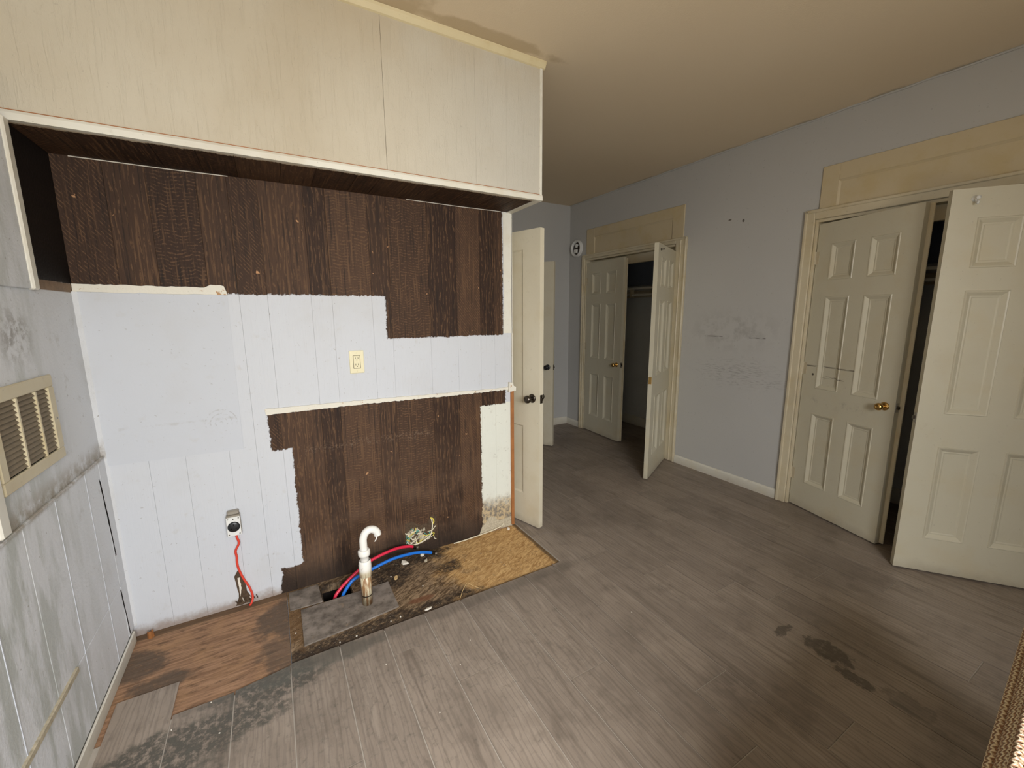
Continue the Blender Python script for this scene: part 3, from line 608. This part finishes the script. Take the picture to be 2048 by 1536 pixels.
def transom(name, label, y0, y1, z0, z1, in0, in1, ztop):
    t = tag(empty(name), label, 'transom', kind='structure')
    bx('frame_board', XR-.012, XR, y0, in0, z0, z1, M['transom'], t, .003); bx('frame_board', XR-.012, XR, in1, y1, z0, z1, M['transom'], t, .003)
    bx('frame_board', XR-.012, XR, in0, in1, ztop, z1, M['transom'], t, .002); bx('inner_panel', XR-.004, XR, in0, in1, z0, ztop, M['transom'], t)
    m = MB(); q = .012
    m.prism([(XR-.012, in0), (XR-.004, in0+q), (XR-.004, in0)], z0, ztop, 'z'); m.prism([(XR-.012, in1), (XR-.004, in1), (XR-.004, in1-q)], z0, ztop, 'z')
    m.prism([(XR-.012, ztop), (XR-.004, ztop), (XR-.004, ztop-q)], in0, in1, 'y') if False else None
    m.build('panel_moulding', M['transom'], t)
    MB().add([(XR-.012, in0, ztop), (XR-.012, in1, ztop), (XR-.004, in1-q, ztop-q), (XR-.004, in0+q, ztop-q)], [(0, 1, 2, 3)]).build('panel_moulding', M['transom'], t)
transom('trim_6', 'cream boarded-over transom above the nearer closet', .30, 1.560, OT+.066, 2.412, .40, 1.459, 2.307)
transom('trim_7', 'small cream boarded-over transom above the farther closet', 2.650, 4.002, OT+.048, 2.410, 2.775, 3.868, 2.312)
# baseboards, ceiling joint
def baseboard(name, label, y0, y1):
    tag(MB().prism([(XR-.014, 0), (XR, 0), (XR, .075), (XR-.006, .075), (XR-.012, .062)], y0, y1, 'y').build(name, M['trimw']), label, 'baseboard', kind='structure')
baseboard('baseboard_right', 'dirty white baseboard between the two closets', N1+.066, F0-.120)
baseboard('baseboard_corner', 'short white baseboard between farther closet and corner', F1+.048, YF-.001)
tag(MB().prism([(YF-.014, 0), (YF, 0), (YF, .09), (YF-.006, .09), (YF-.012, .075)], 1.251, XR-.0145, 'x').build('baseboard_far', M['trimw']), 'white baseboard along the blue-grey end wall', 'baseboard', kind='structure')
r2 = random.Random(9); pts = []
for i in range(60):
    yy = YR+.02+(YF-YR-.03)*i/59; pts.append((XR-.003+r2.uniform(-.002, .002), yy, ZC-.004+r2.uniform(-.003, .002)))
tag(MB().tube(pts, .007, 6).build('trim_8', M['blue2']), 'uneven caulk line between ceiling and closet wall', 'trim', kind='structure')

# ------------------------------------------------------------------ doors
def rect_ring(m, r0, r1, y0, y1):
    (a0, b0, c0, d0), (a1, b1, c1, d1) = r0, r1
    m.add([(a0, y0, c0), (b0, y0, c0), (b0, y0, d0), (a0, y0, d0), (a1, y1, c1), (b1, y1, c1), (b1, y1, d1), (a1, y1, d1)],
          [(0, 1, 5, 4), (1, 2, 6, 5), (2, 3, 7, 6), (3, 0, 4, 7)])
def ins(r, q): return (r[0]+q, r[1]-q, r[2]+q, r[3]-q)
def door_leaf(name, label, hinge, free, h, t, cols, rows, mat, z0=.010, flat=False, cat='door'):
    """slab of stiles and rails with separate panels; local x from hinge to free edge, thickness about y=0"""
    dx, dy = free[0]-hinge[0], free[1]-hinge[1]; w = math.hypot(dx, dy)
    root = tag(empty(name, (hinge[0], hinge[1], 0), math.atan2(dy, dx)), label, cat, kind='structure')
    rects = [(a*w, b*w, c, d) for (c, d) in rows for (a, b) in cols]
    xs = sorted({0, w} | {v for q in rects for v in q[:2]}); zs = sorted({z0, h} | {v for q in rects for v in q[2:]})
    m = MB()
    for s in (-1, 1):
        for a, b in zip(xs, xs[1:]):
            for c, d in zip(zs, zs[1:]):
                if any(q[0]-1e-6 <= a and b <= q[1]+1e-6 and q[2]-1e-6 <= c and d <= q[3]+1e-6 for q in rects): continue
                m.add([(a, s*t/2, c), (b, s*t/2, c), (b, s*t/2, d), (a, s*t/2, d)], [(0, 1, 2, 3) if s < 0 else (3, 2, 1, 0)])
    m.add([(0, -t/2, z0), (0, t/2, z0), (0, t/2, h), (0, -t/2, h)], [(3, 2, 1, 0)]); m.add([(w, -t/2, z0), (w, t/2, z0), (w, t/2, h), (w, -t/2, h)], [(0, 1, 2, 3)])
    m.add([(0, -t/2, h), (w, -t/2, h), (w, t/2, h), (0, t/2, h)], [(0, 1, 2, 3)]); m.add([(0, -t/2, z0), (w, -t/2, z0), (w, t/2, z0), (0, t/2, z0)], [(3, 2, 1, 0)])
    m.build('slab', mat, root, recalc=False)
    for q in rects:
        p = MB()
        for s in (-1, 1):
            y = s*t/2
            if flat: prof = [(0, 0), (.010, -.009)]
            else: prof = [(0, 0), (.003, .0035), (.009, .0020), (.026, -.0105), (.032, -.0100), (.038, -.0125)]
            for (q0, e0), (q1, e1) in zip(prof, prof[1:]): rect_ring(p, ins(q, q0), ins(q, q1), y+s*e0, y+s*e1)
            e = ins(q, prof[-1][0]); yy = y+s*prof[-1][1]; p.add([(e[0], yy, e[2]), (e[1], yy, e[2]), (e[1], yy, e[3]), (e[0], yy, e[3])], [(0, 1, 2, 3)])
        p.build('panel', mat, root)
    return root, w
def knob(root, x, z, s, t, mat, sc=1.0):
    """rose and knob on the side s (-1 or +1 of local y)"""
    k = MB().lathe([(.0, .002), (.026*sc, .002), (.030*sc, .0), (.031*sc, .004), (.026*sc, .009), (.012*sc, .011)], 20, (x, s*t/2, z), (0, s, 0)).build('knob_rose', mat, root)
    MB().lathe([(.011*sc, .009), (.010*sc, .024), (.016*sc, .030), (.025*sc, .038), (.0275*sc, .048), (.025*sc, .058), (.016*sc, .064), (.007*sc, .0645), (.006*sc, .062), (0, .062)], 20, (x, s*t/2, z), (0, s, 0)).build('knob', mat, root)
def latch(root, w, z, mat, x=None):
    x = w if x is None else x
    a = bx('latch_plate', x-.0005, x+.0018, -.0125, .0125, z-.028, z+.028, mat, root, .0006)
    bx('latch_bolt', x+.001, x+.011, -.006, .006, z-.009, z+.009, M['bronze'], a)
def hinges(root, s, t, zs=(.25, 1.05, 1.82), mat=None):
    for z in zs:
        hg = MB().tube([(-.004, s*(t/2+.004), z-.044), (-.004, s*(t/2+.004), z+.044)], .006, 8).build('hinge', mat or M['hinge'], root)
        bx('hinge_leaf', .0, .022, min(s*t/2, s*(t/2+.0018)), max(s*t/2, s*(t/2+.0018)), z-.042, z+.042, mat or M['hinge'], hg)
COL6 = ((.165, .425), (.575, .835)); ROW6 = ((.205, .735), (.915, 1.555), (1.665, 1.905))
TD = .035
# nearer closet
d1, w1_ = door_leaf('door_1', 'cream six-panel closet door with scuff line and brass knob, slightly ajar', (3.372, 1.548), (3.198, .955), 2.045, TD, COL6, ROW6, M['doorm'])
knob(d1, w1_-.055, .885, -1, TD, M['brass'], .85); knob(d1, w1_-.055, .885, 1, TD, M['brass'], .85); latch(d1, w1_, .885, M['steel']); hinges(d1, -1, TD)
tag(bx('astragal', w1_-.020, w1_+.022, TD/2, TD/2+.010, .012, 2.04, M['trim'], d1, .003), 'strip along the meeting edge')
d2, w2_ = door_leaf('door_2', 'cream six-panel closet door standing half open at the right edge of the picture', (3.400, .300), (3.006, .818), 2.045, TD, COL6, ROW6, M['door'])
latch(d2, w2_, .885, M['steel']); hinges(d2, 1, TD)
hk = MB().lathe([(.0, 0), (.014, 0), (.014, .004), (.006, .008), (.005, .022), (.009, .028), (.009, .034), (0, .037)], 14, (w2_-.085, TD/2, 1.995), (0, 1, 0)).build('coat_hook', M['white'], d2)
MB().tube(smooth_path([(w2_-.085, TD/2+.010, 1.993), (w2_-.085, TD/2+.020, 1.978), (w2_-.085, TD/2+.030, 1.968), (w2_-.085, TD/2+.036, 1.978)], 4), .005, 8).build('hook_prong', M['white'], hk)
# cream panelled door beside the partition and the one behind it
d3, w3_ = door_leaf('door_3', 'old cream two-panel door with dark knob beside the partition end', (1.286, 2.885), (1.486, 2.200), 1.965, .038, ((.17, .80),), ((.222, .708), (.864, 1.850)), M['olddoor'], flat=True)
knob(d3, w3_-.060, .905, 1, .038, M['bronze'], .95); knob(d3, w3_-.060, .905, -1, .038, M['bronze'], .95); latch(d3, w3_, .905, M['bronze']); hinges(d3, -1, .038)
d4, w4_ = door_leaf('door_4', 'greyish white door with dark knob, in the gap behind the cream door', (2.17, 4.275), (2.598, 3.615), 1.975, .036, ((.17, .83),), ((.222, .708), (.864, 1.850)), M['olddoor'], flat=True)
knob(d4, w4_-.060, .880, -1, .036, M['black'], .95); knob(d4, w4_-.060, .880, 1, .036, M['black'], .95); latch(d4, w4_, .880, M['bronze']); hinges(d4, 1, .036)
# farther closet
d5, w5_ = door_leaf('door_5', 'cream six-panel closet door with brass knob, almost shut, near the corner', (3.364, 4.000), (3.318, 3.352), 2.030, TD, COL6, ROW6, M['door'])
knob(d5, w5_-.055, .880, -1, TD, M['brass'], .85); latch(d5, w5_, .880, M['steel']); hinges(d5, -1, TD)
tag(bx('astragal', w5_-.020, w5_+.022, TD/2, TD/2+.010, .012, 2.02, M['trim'], d5, .003), 'strip along the meeting edge')
d6, w6_ = door_leaf('door_6', 'cream six-panel closet door swung wide open into the room', (3.336, 2.735), (2.748, 2.432), 2.005, TD, COL6, ROW6, M['door'])
tag(bx('latch_plate', w6_-.0005, w6_+.002, -.0125, .0125, .855, .915, M['brass'], d6), 'brass strike plate'); hinges(d6, 1, TD, (.25, 1.82), M['steel'])
MB().lathe([(0, 0), (.010, 0), (.010, .004), (.004, .008), (.004, .020), (.008, .024), (0, .03)], 10, (w6_-.07, TD/2, 1.96), (0, 1, 0)).build('coat_hook', M['bronze'], d6)

# ------------------------------------------------------------------ wall fittings
# return-air grille
VY0, VY1, VZ0, VZ1 = 1.598, 1.990, .976, 1.264; vx = XL
v = tag(empty('wall_vent', (XL, (VY0+VY1)/2, VZ0)), 'yellowed metal air vent with three columns of louvers on the left wall', 'vent')
def vb(name, x0, x1, y0, y1, z0, z1, mat, par=v, c=0): return bx(name, x0, x1, y0-(VY0+VY1)/2, y1-(VY0+VY1)/2, z0-VZ0, z1-VZ0, mat, par, c)
vb('backing', .0005, .0015, VY0+.02, VY1-.02, VZ0+.02, VZ1-.02, M['dark'])
for a, b, c, d in ((VY0, VY1, VZ0, VZ0+.036), (VY0, VY1, VZ1-.040, VZ1), (VY0, VY0+.036, VZ0+.036, VZ1-.040), (VY1-.042, VY1, VZ0+.036, VZ1-.040)):
    vb('frame', .001, .012, a, b, c, d, M['vent'], v, .003)
cols = ((VY0+.036, 1.742), (1.754, 1.860), (1.872, VY1-.042))
for y in (1.742, 1.860): vb('divider', .002, .011, y, y+.012, VZ0+.036, VZ1-.040, M['vent'], v, .002)
lz = [VZ0+.042+.0148*i for i in range(14)]
me = None
for a, b in cols:
    for z in lz:
        yc = (VY0+VY1)/2; m = MB()
        m.add([(.0015, a-yc, z+.011-VZ0), (.0015, b-yc, z+.011-VZ0), (.0090, b-yc, z-VZ0), (.0090, a-yc, z-VZ0), (.0015, a-yc, z+.0122-VZ0), (.0015, b-yc, z+.0122-VZ0), (.0098, b-yc, z+.0012-VZ0), (.0098, a-yc, z+.0012-VZ0)],
              [(0, 1, 2, 3), (7, 6, 5, 4), (3, 2, 6, 7), (0, 4, 5, 1), (0, 3, 7, 4), (1, 5, 6, 2)]); m.build('louver', M['ventdark'], v)
for (yy, zz) in ((VY1-.02, VZ0+.14), ): MB().lathe([(0, .003), (.003, .003), (.004, 0)], 10, (.012, yy-(VY0+VY1)/2, zz-VZ0), (1, 0, 0)).build('screw', M['steel'], v)

# ivory outlet
oc = empty('wall_outlet', (.391, YB, 1.143)); tag(oc, 'ivory double power outlet on the white-painted boards', 'outlet')
bx('cover_plate', -.037, .037, -.006, 0, 0, .122, M['ivory'], oc, .002)
ob = bx('receptacle', -.0165, .0165, -.0085, -.0055, .0275, .0945, M['ivory'], oc, .0012)
for z in (.043, .077):
    for x in (-.0065, .0065): bx('slot', x-.0012, x+.0012, -.0090, -.0083, z, z+.009, M['slot'], ob)
    MB().lathe([(0, .0006), (.0026, .0006), (.0026, 0)], 10, (0, -.0084, z-.006), (0, -1, 0)).build('ground_hole', M['slot'], ob)
for z in (.057, .064): bx('button', -.006, .006, -.0095, -.0083, z-.0025, z+.0025, M['ivory'], ob)
for z in (.012, .110): MB().lathe([(0, .0012), (.0022, .0012), (.003, 0)], 10, (0, -.006, z), (0, -1, 0)).build('screw', M['ivory'], oc)
m = MB(); 
for a, b, c, d in ((-.0185, .0185, .0255, .0273), (-.0185, .0185, .0947, .0965), (-.0185, -.0167, .0255, .0965), (.0167, .0185, .0255, .0965)): m.box(a, b, -.0063, -.0058, c, d)
m.build('seam', M['slot'], oc)
# range socket
rc = empty('range_socket', (-.235, YB, .392)); tag(rc, 'grey box with round black range socket low on the white wall', 'socket')
bx('box', -.029, .029, -.030, 0, 0, .104, M['galv'], rc, .003)
bx('bracket', -.024, .026, -.026, 0, .104, .124, M['galv'], rc, .004)
bx('face_plate', -.0295, .0275, -.0335, -.0302, .0, .096, M['white'], rc, .001)
fc = MB().lathe([(0, .006), (.021, .006), (.0255, .003), (.0262, 0)], 28, (-.001, -.0335, .046), (0, -1, 0)).build('socket_face', M['black'], rc)
for (x, z, a, b) in ((-.001, .058, .0018, .005), (-.011, .040, .004, .0018), (.010, .040, .004, .0018)): bx('slot', x-a, x+a, -.0402, -.0393, z-b, z+b, M['dark'], fc)
for x, z in ((-.023, .088), (.021, .088), (-.023, .008), (.021, .008), (-.001, .086)): MB().lathe([(0, .0015), (.0025, .0015), (.003, 0)], 8, (x, -.0335, z), (0, -1, 0)).build('screw', M['bronze'], rc)
# its red cable
y_ = YB-.012
tag(MB().tube(smooth_path([(-.234, y_, .397), (-.231, y_, .370), (-.226, y_, .338), (-.243, y_, .302), (-.242, y_, .268), (-.244, YB-.008, .232), (-.240, YB-.008, .196), (-.226, YB-.008, .142), (-.205, YB-.010, .085), (-.196, YB-.011, .035), (-.203, YB-.020, .006), (-.213, YB-.030, -.001)], 6), .0052, 8).build('red_cable', M['redwire']), 'red electrical cable hanging from the range socket to the floor', 'cable')
# smoke detector base
sd = tag(empty('smoke_detector', (XR, 4.178, 2.222)), 'round white smoke detector with its cover off, beside the far transom', 'smoke detector'); sd.scale = (1.2, 1.32, 1.32)
MB().lathe([(0, .004), (.050, .004), (.056, .006), (.060, .030), (.066, .034), (.072, .028), (.074, .0)], 36, (0, 0, 0), (-1, 0, 0)).build('base', M['white'], sd)
MB().lathe([(0, .012), (.052, .012), (.055, .006)], 28, (0, 0, 0), (-1, 0, 0)).build('mount_plate', M['bronze'], sd)
bx('battery_box', -.034, -.011, -.015, .020, -.040, -.010, M['white'], sd, .002)
MB().lathe([(0, .034), (.014, .033), (.017, .028), (.017, .012)], 18, (0, -.008, .022), (-1, 0, 0)).build('sensor', M['white'], sd)
bx('terminal', -.022, -.011, -.030, -.018, -.012, .024, M['bronze'], sd, .002)

# ------------------------------------------------------------------ plumbing and wires at the back wall
px, py = .311, 2.035
pp = tag(empty('drain_pipe', (px, py, -.008)), 'stained white plastic drain pipe with hooked top rising from the floor', 'pipe')
def L(p): return (p[0], p[1], p[2]+.008)
MB().lathe([(0, .02), (.0255, .0), (.0255, .185), (.024, .185)], 22, (0, 0, 0)).build('riser', M['pipe'], pp)
MB().lathe([(.0255, .160), (.030, .163), (.0305, .225), (.029, .232), (.0285, .244), (.024, .246)], 22, (0, 0, 0)).build('coupling', M['pipe'], pp)
MB().lathe([(.0205, .24), (.0205, .272), (.028, .274), (.029, .280), (.029, .298), (.026, .303), (.020, .304)], 22, (0, 0, 0)).build('slip_nut', M['pipe'], pp)
arc = [(0, 0, .30), (-.001, .0, .335), (.000, .0, .360), (.010, .001, .386), (.030, .002, .400), (.052, .003, .396), (.067, .004, .380), (.072, .004, .362)]
MB().tube(smooth_path(arc, 5), [.0185]*36, 18, caps=False).build('trap_bend', M['pipe'], pp)
MB().tube(smooth_path(arc, 5), [.0162]*36, 18, caps=False).build('trap_bore', M['pipe'], pp)
MB().tube([(.066, -.014, .372), (.060, -.014, .350), (.052, -.013, .338)], [.004, .0035, .002], 8).build('broken_lip', M['pipe'], pp)
MB().lathe([(.0262, .055), (.0272, .058), (.0262, .061)], 22, (0, 0, 0)).build('ring_mark', M['bronze'], pp)

def hose(name, label, pts, mat, end):
    t = tag(empty(name, pts[0]), label, 'hose'); o = Vector(pts[0]); P = smooth_path([Vector(p)-o for p in pts], 8)
    MB().tube(P, .0085, 12).build('tubing', mat, t)
    a, b = P[-2], P[-1]; d = (b-a).normalized()
    f = MB().tube([b-d*.012, b+d*.010], .0108, 10).build('crimp_ring', M['bronze'], t)
    e = MB(); e.tube([b+d*.008, b+d*.020, b+d*.022+Vector((0, 0, 0))], [.008, .008, .0095], 10); e.tube([b+d*.020, b+d*.030], [.0115, .0105], 6); e.build('valve_fitting', M['steel'], t)
hose('red_hose', 'red water supply hose arching from floor hole to the wall, behind the pipe', [(.170, 2.190, -.13), (.172, 2.195, -.03), (.206, 2.21, .008), (.244, 2.225, .030), (.314, 2.235, .072), (.384, 2.25, .098), (.512, 2.275, .108), (.600, 2.295, .090), (.640, 2.305, .068)], M['redpex'], 0)
hose('blue_hose', 'blue water supply hose arching from floor hole to the wall, nearer the pipe', [(.204, 2.180, -.13), (.208, 2.182, -.03), (.245, 2.19, .025), (.286, 2.20, .050), (.374, 2.215, .064), (.499, 2.235, .076), (.625, 2.255, .060), (.700, 2.262, .038), (.742, 2.266, .018)], M['bluepex'], 0)

# tangle in the broken opening
wn = tag(empty('wire_tangle', (.70, YB, .05)), 'tangle of cream, yellow and green wires spilling from the hole in the boards', 'wires')
rw = random.Random(21)
cols_ = [M['whitewire'], M['yellowwire'], M['greenwire'], M['whitewire'], M['insul']]
for i in range(26):
    x = rw.uniform(-.09, .045); z = rw.uniform(.02, .115) if x < .0 else rw.uniform(.01, .08)
    z = min(z, .045+.12*(x+.10)*4) if x < -.06 else z
    q = [(x, -.004, z)]
    for j in range(4): q.append((q[-1][0]+rw.uniform(-.024, .03), -rw.uniform(.003, .016), q[-1][2]+rw.uniform(-.022, .024)))
    q = [(min(.09, max(-.098, a)), b, min(.155, max(.012, c))) for a, b, c in q]
    MB().tube(smooth_path(q, 3), .0026 if i % 5 else .0040, 6).build('wire', cols_[i % 5], wn)
MB().tube(smooth_path([(.066, -.006, .150), (.070, -.010, .12), (.064, -.014, .08), (.055, -.016, .055), (.030, -.018, .035), (-.02, -.020, .020), (-.075, -.016, .016)], 6), .0042, 8).build('loop_cable', M['whitewire'], wn)
MB().tube(smooth_path([(.060, -.004, .158), (.074, -.010, .150), (.080, -.008, .128), (.070, -.010, .118)], 5), .0045, 7).build('wire', M['yellowwire'], wn)
for i in range(16):
    x, z = rw.uniform(-.095, .02), rw.uniform(.015, .11)
    MB().prism(jag([(x, z), (x+.03, z+.004), (x+.026, z+.022), (x+.004, z+.02)], .005, .012, rw)[:-1], -.010, -.001, 'y').build('insulation_shred', M['insul'], wn)
tag(MB().tube(smooth_path([(.905, YB-.015, -.003), (.98, YB-.020, .000), (1.06, YB-.020, .004), (1.12, YB-.018, .006), (1.20, YB-.014, .010), (1.262, YB-.010, .022), (1.275, YB-.010, .036)], 6), .0036, 7).build('cream_cable', M['whitewire']), 'thin cream cable lying along the foot of the bare boards', 'cable')

# ------------------------------------------------------------------ debris
rc_ = random.Random(11)
def chip(x, y, z, sx, sy, label, mat=None, h=.006, name='plaster_chip'):
    n = 7; a0 = rc_.uniform(0, 6); poly = [(sx*(.75+.35*rc_.random())*math.cos(a0+2*PI*i/n), sy*(.75+.35*rc_.random())*math.sin(a0+2*PI*i/n)) for i in range(n)]
    m = MB(); vs = [(a, b, 0) for a, b in poly]+[(a*.8, b*.8, h*(.6+.6*rc_.random())) for a, b in poly]
    m.add(vs, [tuple(range(n))[::-1], tuple(range(n, 2*n))]+[(i, (i+1) % n, n+(i+1) % n, n+i) for i in range(n)])
    o = m.build(name, mat or M['chip']); o.location = (x, y, z); o.rotation_euler = (0, 0, rc_.uniform(0, 3)); tag(o, label, 'debris'); return o
ZO = -.0084
c0 = chip(.567, 1.843, ZO, .022, .010, 'large white plaster chip at the edge of the vinyl planks'); c0.rotation_euler = (0, 0, .15)
chip(.492, 2.175, ZO, .020, .012, 'tan wood chip right of the drain pipe', M['straw']); chip(.575, 2.290, ZO, .026, .018, 'broken pale plaster piece below the wire tangle', h=.012)
chip(.690, 2.315, ZO, .016, .013, 'pale plaster lump beside the red hose end', h=.018); chip(.690, 2.245, ZO, .012, .010, 'grey plaster lump beneath the blue hose end', M['insul'], .014)
chip(1.300, 2.318, ZO, .014, .010, 'white plaster lump at the foot of the partition end', h=.014)
chip(-.600, 2.315, -.0064, .020, .014, 'orange wood splinter in the left corner of the bare floor', M['wood'], .030)
for x, y in ((.431, 1.857), (.383, 1.851), (.222, 1.837), (-.020, 1.999), (.150, 1.835), (.60, 2.03), (.47, 2.20), (.429, 2.307)):
    o = chip(x, y, ZO, .0045, .0034, 'tiny pale plaster crumb on the dark rotten subfloor', h=.004); o['group'] = 'plaster crumbs on the subfloor'
for x, y in ((.30, 1.60), (.57, 1.44), (-.28, 1.60), (.66, 1.54), (1.55, 2.28), (1.42, 1.30), (-.43, 1.70), (.42, 1.28), (-.32, 1.76)):
    o = chip(x, y, .0001, .0032, .0024, 'tiny pale crumb lying on the vinyl planks', h=.0025); o['group'] = 'crumbs on the planks'
tag(MB().tube(smooth_path([(.733, 1.822, .004), (.765, 1.862, .012), (.800, 1.893, .020), (.806, 1.893, .020), (.830, 1.86, .012), (.858, 1.832, .005)], 3), .0016, 6).build('bent_straw', M['straw']), 'thin bent straw at the edge of the orange board', 'straw')
# dirt crumbs collected along the cut edge of the planks
m = MB()
def crumb(x, y, z, s):
    vs = [(x+rc_.uniform(-s, s), y+rc_.uniform(-s, s), z) for _ in range(3)]; m.add(vs+[(x, y, z+s*.8)], [(0, 1, 3), (1, 2, 3), (2, 0, 3), (0, 2, 1)])
for _ in range(700):
    x = rc_.uniform(-.03, .9); crumb(x, 1.822+.012*x/1.4+abs(rc_.gauss(0, .022)), ZO, rc_.uniform(.001, .0035))
for _ in range(350): crumb(rc_.uniform(-.035, .01), rc_.uniform(1.84, 2.17), ZO, rc_.uniform(.001, .0032))
for _ in range(300): crumb(rc_.uniform(.27, .75), YB-.01-abs(rc_.gauss(0, .035)), ZO, rc_.uniform(.001, .0035))
for _ in range(160): crumb(1.35+rc_.uniform(-.02, .02), rc_.uniform(1.84, 2.33), ZO, rc_.uniform(.001, .003))
tag(m.build('dirt_crumbs', M['dirt']), 'dark dirt crumbs gathered along the edges of the bare patch', 'dirt', kind='stuff')

# ------------------------------------------------------------------ woven chair at the lower right edge, close to the camera
ch = tag(empty('woven_armchair', (1.35, -.125, 0), .085), 'coarse tan and brown woven chair, only its rounded edge showing at lower right', 'chair')
def roll(name, prof, x0, x1, mat, par):
    m = MB(); n = len(prof); vs = []
    xs_ = [x0, x0+.012, x0+.04]+[x0+.04+(x1-x0-.08)*i/10 for i in range(1, 10)]+[x1-.04, x1-.012, x1]; cy = sum(p[0] for p in prof)/n; cz = sum(p[1] for p in prof)/n
    for i, x in enumerate(xs_):
        k = {0: .86, 1: .96, len(xs_)-1: .86, len(xs_)-2: .96}.get(i, 1.0); vs += [(x, cy+(p[0]-cy)*k, cz+(p[1]-cz)*k) for p in prof]
    fs = [(i*n+j, i*n+(j+1) % n, (i+1)*n+(j+1) % n, (i+1)*n+j) for i in range(len(xs_)-1) for j in range(n)]
    m.add(vs, fs, True); m.add([vs[j] for j in range(n)], [tuple(range(n))]); q = (len(xs_)-1)*n; m.add([vs[q+j] for j in range(n)], [tuple(range(n))]); return m.build(name, mat, par)
def rrect(y0, y1, z0, z1, rad, n=6):
    out = []
    for cy, cz, a in ((y1-rad, z0+rad, -PI/2), (y1-rad, z1-rad, 0), (y0+rad, z1-rad, PI/2), (y0+rad, z0+rad, PI)):
        out += [(cy+rad*math.cos(a+PI/2*i/n), cz+rad*math.sin(a+PI/2*i/n)) for i in range(n+1)]
    return out
roll('armrest', rrect(.11, .265, .30, .685, .06), -.62, .55, M['woven'], ch)
for i, (yy, zz) in enumerate(((.262, .640), (.236, .676), )): MB().tube([(-.60, yy, zz), (.53, yy, zz)], .009, 10).build('piping', M['woven'], ch)
roll('seat', rrect(-.42, .11, .22, .46, .06), -.52, .50, M['woven'], ch)
roll('armrest', rrect(-.58, -.42, .22, .66, .06), -.58, .52, M['woven'], ch)
for x in (-.5, .42):
    for yy in (-.52, .19): MB().tube([(x, yy, .24 if yy < 0 else .31), (x, yy, .0)], [.024, .016], 10).build('leg', M['wood'], ch)
